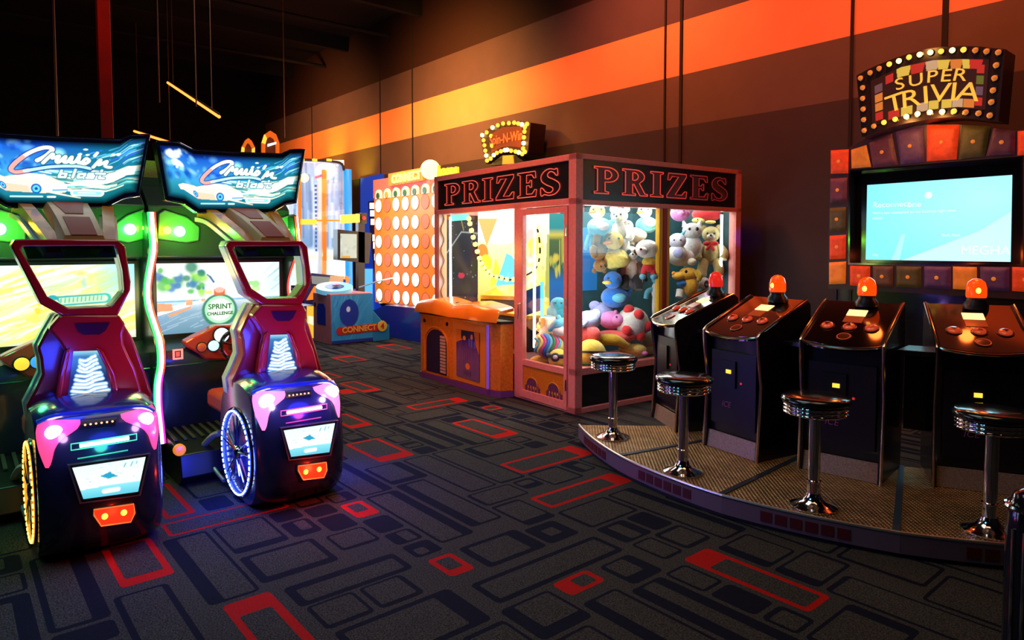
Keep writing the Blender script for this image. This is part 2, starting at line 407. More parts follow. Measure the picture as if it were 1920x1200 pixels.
# hanging light tubes on thin drop rods
TUB = glow('tube_orange', (1., .19, .03), 4)
RODM = mat('rod_brown', (.20, .10, .05), .5, noise=.2)
def tube_light(a, b, label):
    a = Vector(a); b_ = Vector(b); d = b_ - a
    t = thing('hanging_tube_light', label, 'light', (a + b_) / 2, 0, 'orange tube lights hanging in the dark ceiling')
    o = (a + b_) / 2
    MB(TUB).tube([a - o, a + d * .36 - o], .022, 10).tube([a + d * .38 - o, a + d * .75 - o], .022, 10).tube([a + d * .77 - o, b_ - o], .022, 10).build('lamp_tube', t)
    MB(BLK).tube([a - o + Vector((0, 0, .035)), b_ - o + Vector((0, 0, .035))], .016, 6).build('housing', t)
    for k in (.12, .88):
        q = a + d * k - o; MB(RODM).tube([q + Vector((0, 0, .04)), (q.x, q.y, 5.8 - o.z)], .006, 5).build('drop_wire', t)
tube_light(ony(315, 155, 3.), ony(411, 219, 3.), 'upper orange glowing tube light hanging high behind the right driving game')
tube_light(ony(252, 246, 3.), ony(330, 271, 3.), 'lower orange glowing tube light hanging above the gap between driving games')
for px, y0, X, lab in ((107, 50, -8., 'thin brown rod hanging from the ceiling above the left driving game'), (299, 0, -9., 'thin drop rod left of the upper orange tube'),
                       (368, 0, -9.6, 'thin drop rod crossing the upper orange tube'), (533, 100, -12., 'thin drop rod in front of the striped wall')):
    q = onx(px, 260 if px == 107 else 200, X); 
    zb = q[2] - {107: .0, 299: -.05, 368: .0, 533: .55}[px]
    r = MB(RODM).tube([(X, q[1], zb), (X, q[1], 5.9)], .009 if px != 107 else .016, 6).build('drop_rod')
    tag(r, lab, 'rod', 'drop rods hanging from the ceiling')
# ================================================================ PRIZE BOOTH (glass room of soft toys)
BC = onz(1078, 778); BT = math.radians(-4.4)
BX = np.array([math.cos(BT), math.sin(BT), 0]); BY = np.array([-math.sin(BT), math.cos(BT), 0])
def bloc(p): q = np.array(p) - BC; return Vector((q @ BX, q @ BY, p[2]))
def bl(x, y, o=0.):   # pixel -> booth coordinates on the plane y' = o
    d = ray(x, y); k = ((BC - CP) @ BY + o) / (d @ BY); return bloc(CP + d * k)
def br(x, y, o=0.):   # pixel -> booth coordinates on the plane x' = o
    d = ray(x, y); k = ((BC - CP) @ BX + o) / (d @ BX); return bloc(CP + d * k)
PINK = mat('pink_enamel', (.85, .27, .22), .36, noise=.12, nscale=30, bump=.12, bscale=220)
ORP = mat('printed_orange', (.72, .21, .012), .35, noise=.25, nscale=60)
YEL = mat('yellow_plastic', (.85, .50, .03), .3)
REDL = mat('red_plastic', (.55, .02, .015), .3)
GLS = glass('clear_glass', (.985, 1., .995), .55)
WHT = mat('white_board', (.82, .85, .84), .5)
BLW, BLD, BHH = 2.55, 2.36, 2.325
booth = thing('prize_booth', 'pink framed glass prize booth full of soft toys with neon lettering on dark headers', 'prize booth', tuple(BC), BT)
P = .105
f = MB(PINK)
f.box(-.10, 0, 0, 0, .085, BHH).box(-BLW, 0, 0, -BLW + .06, .08, BHH).box(-.93, .0, 0, -.83, .08, 1.92)
f.box(-BLW, 0, 2.27, 0, .08, BHH).box(-BLW, 0, 1.88, 0, .08, 1.935).box(-BLW, 0, 0, 0, .08, .06)
f.box(-.09, 0, 2.28, 0, BLD, BHH).box(-.09, 0, 1.875, 0, BLD, 1.92).box(-.09, 0, .345, 0, BLD, .41).box(-.09, 0, 0, 0, BLD, .05)
f.box(-.09, BLD - .085, 0, 0, BLD, BHH).box(-BLW, BLD - .08, 0, -BLW + .08, BLD, BHH)
f.box(-BLW, 0, 2.27, -BLW + .08, BLD, BHH).box(-BLW, 0, 1.88, -BLW + .08, BLD, 1.93).box(-BLW, 0, 0, -BLW + .08, BLD, .4)
f.build('frame', booth, bevel=.004)
MB(mat('booth_roof', (.16, .05, .05), .6)).box(-BLW + .02, .02, 2.30, -.02, BLD - .02, 2.315).box(-BLW + .02, .05, .36, -.03, BLD - .02, .385).build('deck', booth)
MB(mat('yellow_trim', (.80, .47, .02), .4), mat('dark_red_trim', (.35, .03, .02), .4)).box(-.06, 1.085, .41, -.01, 1.235, 1.875).use(1).box(-.008, 1.135, .41, .002, 1.185, 1.875).build('centre_post', booth)
MB(GBLK).box(-.05, .085, .05, -.02, BLD - .085, .345).build('lower_panel', booth)
MB(BLK).box(-BLW + .06, .02, 1.935, -.10, .06, 2.27).build('header_panel', booth); MB(BLK).box(-.06, .085, 1.92, -.02, BLD - .085, 2.28).build('header_panel', booth)
MB(mat('deep_teal', (.015, .06, .07), .6, noise=.3)).box(-BLW + .06, BLD - .06, .4, -.09, BLD - .03, 2.27).build('back_panel', booth)
MB(GLS).box(-BLW + .01, .1, .4, -BLW + .016, BLD - .1, 1.88).build('pane', booth)
# orange lower panels and the door
dr = thing('booth_tmp', '', ''); bpy.data.objects.remove(dr)
door = MB(PINK).ring([(-.825, -.012, .02), (-.105, -.012, .02), (-.105, -.012, 1.865), (-.825, -.012, 1.865)], [(-.775, -.012, .10), (-.15, -.012, .10), (-.15, -.012, 1.81), (-.775, -.012, 1.81)], (0, .05, 0)).box(-.775, -.012, .34, -.15, .035, .40).build('door', booth, bevel=.004)
MB(GLS).box(-.775, .010, .40, -.15, .016, 1.81).build('door_pane', door)
MB(ORP).box(-.775, .0, .10, -.15, .02, .34).build('kick_panel', door)
PUR = mat('printed_purple', (.14, .03, .10), .5)
for cx in (-.63, -.30):
    g = MB(PUR, mat('printed_gold', (.75, .36, .03), .5))
    for k in range(5): a = k / 4; g.box(cx - .11 + .05 * k, -.002, .10, cx - .075 + .05 * k, 0, .15 + .05 * math.sin(PI * a))
    g.extr([(cx + .10 * math.cos(math.radians(t)), -.001, .15 + .075 * math.sin(math.radians(t))) for t in range(0, 181, 20)], (0, .002, 0))
    g.use(1).tube([(cx + .085 * math.cos(math.radians(t)), -.004, .16 + .08 * math.sin(math.radians(t))) for t in range(0, 181, 15)], .004, 5)
    g.tube([(cx, -.003, .24), (cx, -.003, .28)], .003, 5)
    for k in range(4): g.ell((cx - .06 + k * .04, -.003, .14), (.008, .004, .016), nu=8, nv=6)
    g.build('printed_palace', door)
MB(CHR).tube([(-.80, -.014, .95), (-.80, -.045, .94), (-.80, -.045, .80), (-.80, -.014, .79)], .008, 8).build('door_handle', door)
for z in (.25, 1.0, 1.65): MB(CHR).cyl((-.112, -.018, z - .05), (-.112, -.018, z + .05), .007, 8).build('hinge', door)
for x0, x1 in ((-2.49, -.93),): MB(GLS).box(x0, .03, .42, x1, .036, 1.88).build('pane', booth)
for y0, y1 in ((.085, 1.085), (1.235, 2.275)): MB(GLS).box(-.03, y0, .41, -.024, y1, 1.875).build('pane', booth)
MB(BLK).box(-2.49, .03, .06, -.93, .05, .42).build('lower_panel', booth)
# neon lettering: closed outlines in serif shapes
def arc(cx, cy, rx, ry, a0, a1, n=10): return [(cx + rx * math.cos(math.radians(a0 + (a1 - a0) * k / n)), cy + ry * math.sin(math.radians(a0 + (a1 - a0) * k / n))) for k in range(n + 1)]
GLY = {
 'P': (.80, [[(0, 1)] + arc(.45, .72, .35, .28, 90, -90) + [(.36, .44), (.36, .09), (.48, .06), (.48, 0), (0, 0), (0, .06), (.11, .09), (.11, .91), (0, .94)], [(.36, .88)] + arc(.42, .72, .16, .16, 90, -90, 8) + [(.36, .56)]]),
 'R': (.86, [[(0, 1)] + arc(.45, .74, .33, .26, 90, -50) + [(.60, .48), (.80, .08), (.90, .06), (.90, 0), (.62, 0), (.40, .44), (.36, .44), (.36, .09), (.47, .06), (.47, 0), (0, 0), (0, .06), (.11, .09), (.11, .91), (0, .94)], [(.36, .89)] + arc(.42, .74, .14, .15, 90, -90, 8) + [(.36, .59)]]),
 'I': (.48, [[(0, 1), (.48, 1), (.48, .94), (.37, .9), (.37, .1), (.48, .06), (.48, 0), (0, 0), (0, .06), (.11, .1), (.11, .9), (0, .94)]]),
 'Z': (.78, [[(.06, 1), (.76, 1), (.76, .88), (.32, .13), (.58, .13), (.70, .28), (.78, .28), (.75, 0), (0, 0), (0, .1), (.45, .87), (.20, .87), (.11, .72), (.03, .72)]]),
 'E': (.74, [[(0, 1), (.70, 1), (.72, .74), (.65, .74), (.56, .88), (.36, .88), (.36, .57), (.46, .57), (.50, .66), (.56, .66), (.56, .38), (.50, .38), (.46, .46), (.36, .46), (.36, .12), (.58, .12), (.68, .28), (.75, .28), (.72, 0), (0, 0), (0, .06), (.11, .1), (.11, .9), (0, .94)]]),
 'S': (.70, [smooth([(.62, .98), (.64, .74), (.57, .74), (.50, .84), (.38, .90), (.28, .82), (.30, .70), (.50, .58), (.68, .42), (.70, .22), (.56, .04), (.34, -.01), (.16, .04), (.10, 0), (.03, .01), (.02, .28), (.10, .28), (.20, .14), (.36, .09), (.46, .17), (.44, .28), (.24, .40), (.06, .56), (.04, .78), (.18, .96), (.36, 1.01), (.52, .96), (.56, .99)], 3)])}
def neon(word, plane, u0, u1, z0, z1, off, parent, dim=False):
    wt = sum(GLY[c][0] for c in word) + .14 * (len(word) - 1); sc = (u1 - u0) / wt; x = u0
    for i, c in enumerate(word):
        wd, loops = GLY[c]; g = MB(NEO[0 if not dim else min(5, i)])
        for lp in loops:
            pts = [(x + a * sc, z0 + b * (z1 - z0)) for a, b in lp]
            g.tube([((p, off, q) if plane == 'y' else (-off, p, q)) for p, q in pts], .0052, 6, closed=True)
        lt = g.build('neon_letter', parent)
        # painted letter face inside the tube
        lp = loops[0]; pts = [(x + a * sc, z0 + b * (z1 - z0)) for a, b in lp]
        MB(mat('letter_face', (.10, .05, .06), .5)).extr([((p, off + .012, q) if plane == 'y' else (-off - .012, p, q)) for p, q in pts], ((0, .003, 0) if plane == 'y' else (-.003, 0, 0))).build('letter_face', lt)
        x += (wd + .14) * sc
NEO = [glow('neon_red_%d' % k, (1., .10 - .01 * k, .06), s, (.3, .02, .02)) for k, s in enumerate((.75, .75, .65, .45, .20, .12))]
neon('PRIZES', 'y', -2.32, -.24, 1.98, 2.22, .012, booth)
neon('PRIZES', 'x', .22, 2.12, 1.985, 2.225, .006, booth, dim=True)
# bright tubes inside
TB = glow('tube_white', (.92, 1., 1.), 7)
for i, (x, y) in enumerate(((-.13, .13), (-.13, 2.2), (-2.38, .12), (-.78, .14))):
    MB(TB).cyl((x, y, .5), (x, y, 1.85), .014, 8).build('light_tube', booth)
for x in (-.5, -1.7): MB(TB).cyl((x, .3, 2.2), (x, 2.1, 2.2), .014, 8).build('light_tube', booth)
def inb(x, y, z): return tuple(BC + BX * x + BY * y + np.array([0, 0, z]))
lamp('booth_light', 'AREA', inb(-.75, 1.2, 2.25), (.95, 1., .97), 60, 1.3, 1.9, inb(-.75, 1.2, 0)).rotation_euler.z += BT
lamp('booth_light', 'POINT', inb(-.20, .30, 1.0), (.95, 1., .95), 9, .06); lamp('booth_light', 'POINT', inb(-.2, 1.16, 1.75), (.95, 1., .95), 14, .1)
lamp('booth_light', 'POINT', inb(-.35, .55, 1.8), (.95, 1., .95), 10, .1)
lamp('booth_light', 'AREA', inb(-1.8, .9, 2.25), (1., .95, .8), 30, 1.0, 1.2, inb(-1.8, .9, 0))
lamp('booth_light', 'POINT', inb(-1.5, .35, 1.7), (1., .97, .85), 9, .1)
lamp('console_warm_fill', 'POINT', inb(-1.5, -.45, 1.45), (1., .5, .12), 9, .12)  # added warm points that brighten the orange cabinet
lamp('console_warm_fill', 'POINT', inb(-1.7, -.9, .7), (1., .35, .12), 5, .2)
# ---- the orange redemption game standing in the left bay
OG = thing('redemption_game', 'orange carnival redemption cabinet with arched ticket hole and purple printed panel before the glass', 'arcade machine', tuple(BC + BX * -1.62 + BY * -.10), BT)
OM = mat('moulded_orange', (.95, .27, .015), .22, coat=.4, noise=.15, nscale=5); OD = mat('orange_cabinet', (.85, .26, .015), .4, noise=.25, nscale=40)
c = MB(OD); w2 = .80
# body with two fronts and a rounded right end (local: x width, y depth (front at -.2))
fr = [(-w2, -.16), (.52, -.10), (.66, -.04), (.70, .085), (-w2, .085)]
c.extr([(x, y, .06) for x, y in fr], (0, 0, .68)); c.build('cabinet', OG, bevel=.006)
MB(mat('purple_plinth', (.16, .05, .22), .4)).extr([(x * 1.01, y * 1.02 - .005, .0) for x, y in fr], (0, 0, .06)).build('plinth', OG)
MB(BLK).extr([(x * 1.012, y * 1.02 - .01, .735) for x, y in fr], (0, 0, .025)).build('gasket', OG)
def top(u, v):
    x = -w2 - .03 + u * (1.53); yf = -.22 + .10 * max(0, (u - .75) / .25) ** 2; y = yf + (.085 - yf) * v
    bul = max(0., 1 - abs(u * 2 % 1 - .5) * 1.9) ** .6 * .05 if u < .98 else 0
    z = .76 + (.10 + bul) * min(1, (v * 5 + .05)) ** .5 + .03 * v
    return (x, y, z)
t = MB(OM); t.slab(top, 48, 12, (0, 0, -.03)); t.build('console_top', OG)
MB(CHR).tube([(-w2 + .02, -.17, .77), (.50, -.11, .77)], .006, 6).build('trim_strip', OG)
# front face is the line from (-.8,-.16) to (.52,-.10)
def ff(s, z, o=0.): return (-w2 + s * 1.32, -.16 + s * .06 - o, z)
ah = MB(mat('hollow_dark', (.02, .01, .05), .6)); L_ = [ff(.10, .09, .004), ff(.42, .09, .004), ff(.42, .42, .004)] + [ff(.26 + .16 * math.cos(math.radians(a)), .42 + .16 * math.sin(math.radians(a)), .004) for a in range(20, 161, 20)] + [ff(.10, .42, .004)]
ah.extr(L_, (0, .004, 0)); ah.build('ticket_arch', OG)
R2 = [ff(.26 + .185 * math.cos(math.radians(a)), .42 + .185 * math.sin(math.radians(a)), .006) for a in range(0, 181, 15)]
MB(mat('orange_lip', (.75, .25, .02), .3)).tube([ff(.445, .09, .006)] + R2 + [ff(.075, .09, .006)], .010, 8).build('arch_trim', OG)
rb = MB(mat('ribbed_cream', (.62, .42, .28), .5))
for k in range(12): rb.box(ff(.33, 0)[0], ff(.33, 0)[1] - .012, .11 + k * .035, ff(.415, 0)[0], ff(.33, 0)[1] - .002, .135 + k * .035)
rb.build('ticket_slats', OG)
for s, z in ((.07, .66), (.43, .66)): MB(BLK).cyl(ff(s, z, .008), ff(s, z, -.01), .022, 14).build('lock', OG)
pr = MB(mat('panel_frame', (.80, .28, .03), .35)); A = [ff(.52, .07, .004), ff(.97, .07, .004), ff(.97, .70, .004), ff(.52, .70, .004)]; B = [ff(.57, .14, .004), ff(.90, .12, .004), ff(.90, .62, .004), ff(.57, .62, .004)]
pr.ring(A, B, (0, .012, 0)); pr.build('panel_frame', OG, bevel=.003)
cv = Cv(90, 130, (.10, .04, .16)); cv.vgrad([(0, (.20, .10, .22)), (.4, (.22, .09, .22)), (.8, (.06, .02, .20)), (1, (.03, .02, .05))])
cv.streaks(60, (.05, .1, .95, .6), (.1, .35), (86, 94), (.006, .012), [(.35, .2, .35), (.10, .04, .2), (.25, .12, .3)], 3, .5)
cv.poly([(0, .72), (.28, .80), (.22, 1), (0, 1)], (.70, .22, .02)); cv.poly([(1, .55), (.85, .72), (.78, 1), (1, 1)], (.70, .20, .02))
cv.rect(.22, .82, .5, .97, (.02, .03, .05)).ell(.36, .84, .07, .05, (.8, .3, .05)).ell(.68, .88, .05, .06, (1., .35, .06)).rect(.55, .68, .60, .84, (.12, .15, .8)).rect(.66, .66, .71, .84, (.12, .15, .8)).rect(.77, .66, .81, .8, (.12, .15, .8))
cv.ell(.5, .26, .10, .07, (.95, .25, .03)).streaks(14, (.3, .04, .7, .1), (.06, .12), (85, 95), (.01, .015), [(.05, .02, .06)], 5)
art('printed_panel', cv, quadfn(ff(.575, .125, .010), ff(.895, .115, .010), ff(.895, .625, .010), ff(.575, .625, .010)), art_mat('print_matte', printed=True), OG)
MB(mat('lavender_tube', (.25, .15, .9), .3, emit=(.25, .1, .9), es=.25)).cyl((.545, -.12, .08), (.545, -.12, .72), .014, 10).build('corner_tube', OG)
MB(CHR).lathe([(0, 0), (.03, 0), (.032, .006), (.0, .010)], (-.02, -.12, .905), 20).build('button', OG)
# playfield of that game, inside the booth behind the pane
pf = thing('wheel_game', 'brightly lit wheel game with yellow playfield and bulb chain behind the left glass', 'arcade machine', tuple(BC), BT)
GD = mat('golden_deck', (.95, .55, .03), .25, coat=.3, noise=.2, nscale=6)
def W_(px, py, X): return br(px, py, -X)      # pixel -> plane x' = -X in the booth (its left wall is at 2.55)
g = MB(GD, BLK); g.use(1).box(-2.48, .35, .39, -1.15, 1.95, .74).use(0).box(-2.50, .33, .74, -1.12, 1.97, .78); g.build('playfield', pf, bevel=.01)
q = [bl(868, 552, .55), bl(985, 556, .48), bl(985, 534, .8), bl(905, 533, .9)]
g = MB(GD, BLK, CHR); g.extr(q, (0, 0, -.05)); g.use(1).extr([p - Vector((0, 0, .05)) for p in q], (0, 0, -.09)); g.build('coin_tray', pf, bevel=.006)
cv = Cv(100, 130, (.012, .012, .03)); cv.blobs(70, (0, 0, 1, 1), (.05, .16), [(.03, .025, .07), (.015, .02, .02), (.05, .03, .03)], 4, 1., .7).blobs(52, (0, 0, 1, 1), (.004, .010), [(.9, .9, 1), (.6, .8, 1), (1, .8, .5)], 8, .9)
cv.ell(.30, .36, .07, .035, (.95, .03, .1)).line([(0, .62), (.3, .86), (.75, .84)], .012, (.7, .8, .8)).line([(.35, .88), (.30, 1)], .012, (.8, .5, .1)).line([(.7, .85), (.78, 1)], .012, (.8, .5, .1))
art('dark_room_view', cv, quadfn(W_(838, 575, 2.44), W_(925, 575, 2.44), W_(925, 412, 2.44), W_(838, 412, 2.44)), art_mat('art_dim', .8), pf)  # glowing picture stands in for the dark room and light specks behind the glass
MB(mat('teal_light', (.10, .55, .50), .4, emit=(.05, .4, .35), es=.6)).extr([W_(843, 415, 2.43), W_(882, 412, 2.43), W_(876, 401, 2.43), W_(843, 403, 2.43)], (.02, 0, 0)).build('teal_valance', pf)
g = MB(WHT); g.extr([W_(822, 575, 2.46), W_(833, 575, 2.46), W_(833, 396, 2.46), W_(822, 396, 2.46)], (.02, 0, 0)); g.build('side_rail', pf)
wv = MB(mat('beige_wave', (.65, .40, .22), .5)); a_, b_ = W_(829, 575, 2.43), W_(829, 400, 2.43)
wv.extr([a_ + (b_ - a_) * (k / 30) + Vector((0, .022 * math.sin(k * .95), 0)) for k in range(31)] + [W_(836, 400, 2.43), W_(836, 575, 2.43)], (.02, 0, 0)); wv.build('wavy_trim', pf)
BUL = glow('bulb_amber', (1., .55, .12), 4)
chain = [W_(px, py, 2.2) for px, py in smooth([(879, 410), (884, 432), (891, 458), (899, 484), (908, 502), (921, 516), (940, 521), (962, 524), (1000, 508), (1012, 480), (1010, 440), (1002, 415)], 4)]
bc = MB(BLK).tube(chain, .012, 6).build('bulb_string', pf)
for q in chain[::2]: MB(BUL).ell(q, .030, nu=10, nv=8).build('bulb', bc)
cv = Cv(150, 120, (1., .97, .85)); cv.vgrad([(0, (1., .42, .04)), (.35, (1, .72, .22)), (1, (1, 1, .75))])
cv.ell(.25, 1.05, .55, .42, (.75, .8, .85), .8).ell(.25, 1.05, .50, .37, (1, 1, .98)).ell(.25, 1.05, .36, .26, (.6, .6, .55), .6).ell(.25, 1.05, .32, .22, (1, .95, .8))
cv.poly([(0, .9), (.10, .62), (.22, .9)], (1, .45, .12)).ell(.05, .55, .07, .10, (.95, .25, .03)).ell(.09, .45, .07, .09, (.75, .75, .03)).poly([(.13, .2), (.2, .5), (.30, .25)], (1, .8, .05)).poly([(.2, .22), (.33, .55), (.45, .5), (.42, .1)], (.15, .60, .78))
cv.poly([(.45, .55), (.60, .80), (.72, .78), (.66, .45)], (.95, .55, .5)).ell(.68, .62, .10, .10, (1, .8, .1)).ell(.6, .30, .12, .12, (1, .85, .55)).blobs(40, (.45, 0, .95, .6), (.03, .08), [(1, .75, .1), (1, .95, .8), (1, .5, .2), (.6, .75, .3)], 12, .5, .8).poly([(.80, .1), (.83, .75), (.98, .7), (.98, .05)], (.25, .30, .06), .8)
art('glare_mural', cv, quadfn(W_(896, 575, 2.36), W_(1050, 575, 2.36), W_(1050, 392, 2.36), W_(896, 392, 2.36)), art_mat('art_mural', 1.7), pf)  # mural made to glow, with the bright yellow-white glare put into its colours
MB(WHT).box(-2.40, .66, .42, -2.365, 2.30, 1.90).build('mural_board', pf)
cv = Cv(60, 110, (.02, .10, .12)); cv.vgrad([(0, (.02, .10, .35)), (.35, (.02, .2, .6)), (.5, (.06, .12, .08)), (.75, (.12, .2, .06)), (.8, (1, .8, .1)), (.86, (.03, .4, .42)), (1, (.05, .45, .45))]); cv.streaks(8, (.5, .5, .9, .55), (.2, .25), (89, 91), (.01, .015), [(1, .8, .1)], 3, .9).blobs(16, (0, .42, 1, .6), (.03, .07), [(1, .75, .1), (.8, .7, .1), (.1, .3, .15)], 3, .5, .9)
art('teal_screen', cv, quadfn(W_(1030, 600, 1.9), W_(1062, 600, 1.9), W_(1062, 400, 1.9), W_(1030, 400, 1.9)), art_mat('art_soft', .9), pf)
MB(mat('cobalt_acrylic', (.01, .10, .45), .15, coat=.5), mat('cyan_edge', (.1, .6, .8), .3, emit=(.1, .6, .8), es=.8)).extr([bl(984, 592, .30), bl(1012, 582, .30), bl(1012, 535, .30), bl(984, 546, .30)], (0, .02, 0)).use(1).extr([bl(1013, 640, .27), bl(1017, 640, .27), bl(1017, 528, .27), bl(1013, 528, .27)], (0, .02, 0)).build('acrylic_chute', pf)
# ================================================================ SOFT TOYS
def fur(name, c): return mat('plush_' + name, c, .95, noise=.18, nscale=40, bump=.6, bscale=140, sheen=.4)
FC = dict(brown=(.34, .20, .06), cream=(.78, .72, .58), white=(.85, .86, .84), yellow=(.95, .68, .08), lemon=(.95, .85, .22), blue=(.02, .20, .75), sky=(.15, .60, .85), black=(.02, .02, .025), red=(.80, .03, .04),
          coral=(.90, .12, .12), pink=(.90, .30, .75), lav=(.42, .48, .85), orange=(.90, .33, .02), mustard=(.62, .42, .02), grey=(.42, .47, .42), olive=(.38, .36, .12), teal=(.05, .40, .50), gold=(.92, .52, .05), green=(.05, .30, .10), tan=(.52, .42, .16), magenta=(.85, .08, .35), lilac=(.70, .72, .95))
def fm(k): return fur(k, FC[k])
EYE = mat('toy_eye', (.01, .01, .012), .1, coat=1.)
def plush(name, lab, cat, px, py, dep, face, parts, rot_z=0, tilt=0, scale=1., group=None):
    # face 'x': seen through the right hand glass (plane x' = -dep); 'y': through the door (plane y' = dep)
    q = br(px, py, -dep) if face == 'x' else bl(px, py, dep)
    w = inb(q.x, q.y, q.z)
    t = thing(name, lab, cat, w, 0, group)
    # local frame: +x towards the viewer, y to the picture's right, z up
    vd = Vector((-w[0], -w[1], 0)).normalized(); t.rotation_euler = Euler((math.radians(tilt), 0, math.atan2(vd.y, vd.x) + math.radians(rot_z)), 'XYZ'); t.scale = (scale * 1.08,) * 3
    pv = {}
    for nm, col, kind, c, r in parts:
        g = MB(EYE if col == 'eye' else fm(col)); R = None
        par = t
        if '>' in nm: pn, nm = nm.split('>'); par = pv[pn]
        if kind == 'e': g.ell(c, r, nu=18, nv=12)
        elif kind == 'c': g.tube(smooth(c, 4), r if not isinstance(r, list) else list(np.interp(np.linspace(0, 1, len(smooth(c, 4))), np.linspace(0, 1, len(r)), r)), 10)
        elif kind == 'k': g.lathe([(r * 1., 0), (r * .6, r * .5), (0, r * 1.1)], c, 14, 'X')
        o = g.build(nm, par)
        if nm not in pv: pv[nm] = o
    return t
def eyes(h, y, z, x, r=.011): return [(h + '>eye', 'eye', 'e', (x, -y, z), r), (h + '>eye', 'eye', 'e', (x, y, z), r)]
def bear(c, muz=None, bow=None, s=1., arms=True, patch=None, ears=None):
    lc = patch or c
    p = [('body', c, 'e', (0, 0, -.16), (.085, .10, .13)), ('head', c, 'e', (.02, 0, .02), (.085, .09, .082)), ('muzzle', muz or c, 'e', (.09, 0, -.005), (.04, .042, .032)), ('nose', 'eye', 'e', (.13, 0, .01), .012),
         ('ear', ears or c, 'e', (0, -.075, .085), (.02, .034, .034)), ('ear', ears or c, 'e', (0, .075, .085), (.02, .034, .034)),
         ('arm', lc, 'c', [(.02, -.08, -.10), (.06, -.13, -.17), (.09, -.12, -.23)], [.04, .045, .04]), ('arm', lc, 'c', [(.02, .08, -.10), (.06, .13, -.17), (.09, .12, -.23)], [.04, .045, .04]),
         ('leg', lc, 'c', [(.02, -.06, -.25), (.07, -.08, -.33), (.10, -.08, -.40)], [.05, .052, .045]), ('leg', lc, 'c', [(.02, .06, -.25), (.07, .08, -.33), (.10, .08, -.40)], [.05, .052, .045])] + eyes('head', .035, .03, .098)
    if bow: p += [('bow', bow, 'e', (.10, -.035, -.075), (.02, .04, .025)), ('bow', bow, 'e', (.10, .035, -.075), (.02, .04, .025)), ('bow', bow, 'c', [(.10, 0, -.08), (.11, .02, -.12), (.11, .03, -.15)], [.012, .016, .014]), ('bow', bow, 'c', [(.10, 0, -.08), (.11, -.03, -.12), (.11, -.045, -.14)], [.012, .016, .014])]
    if patch: p += [('head>eye_patch', patch, 'e', (.088, -.036, .03), (.02, .028, .036)), ('head>eye_patch', patch, 'e', (.088, .036, .03), (.02, .028, .036))]
    return p
def duck(c, beak, body=None, wing=None):
    b = body or c
    return [('body', b, 'e', (-.02, .02, -.13), (.12, .13, .10)), ('head', c, 'e', (.03, 0, .03), (.085, .085, .08)), ('beak', beak, 'e', (.09, -.05, .01), (.05, .045, .018)), ('tail', b, 'c', [(-.03, .12, -.11), (-.05, .17, -.06)], [.05, .012]), ('wing', wing or b, 'e', (.07, .05, -.13), (.04, .075, .045))] + eyes('head', .04, .05, .098)
SP = 'soft toys piled behind the glass of the booth'
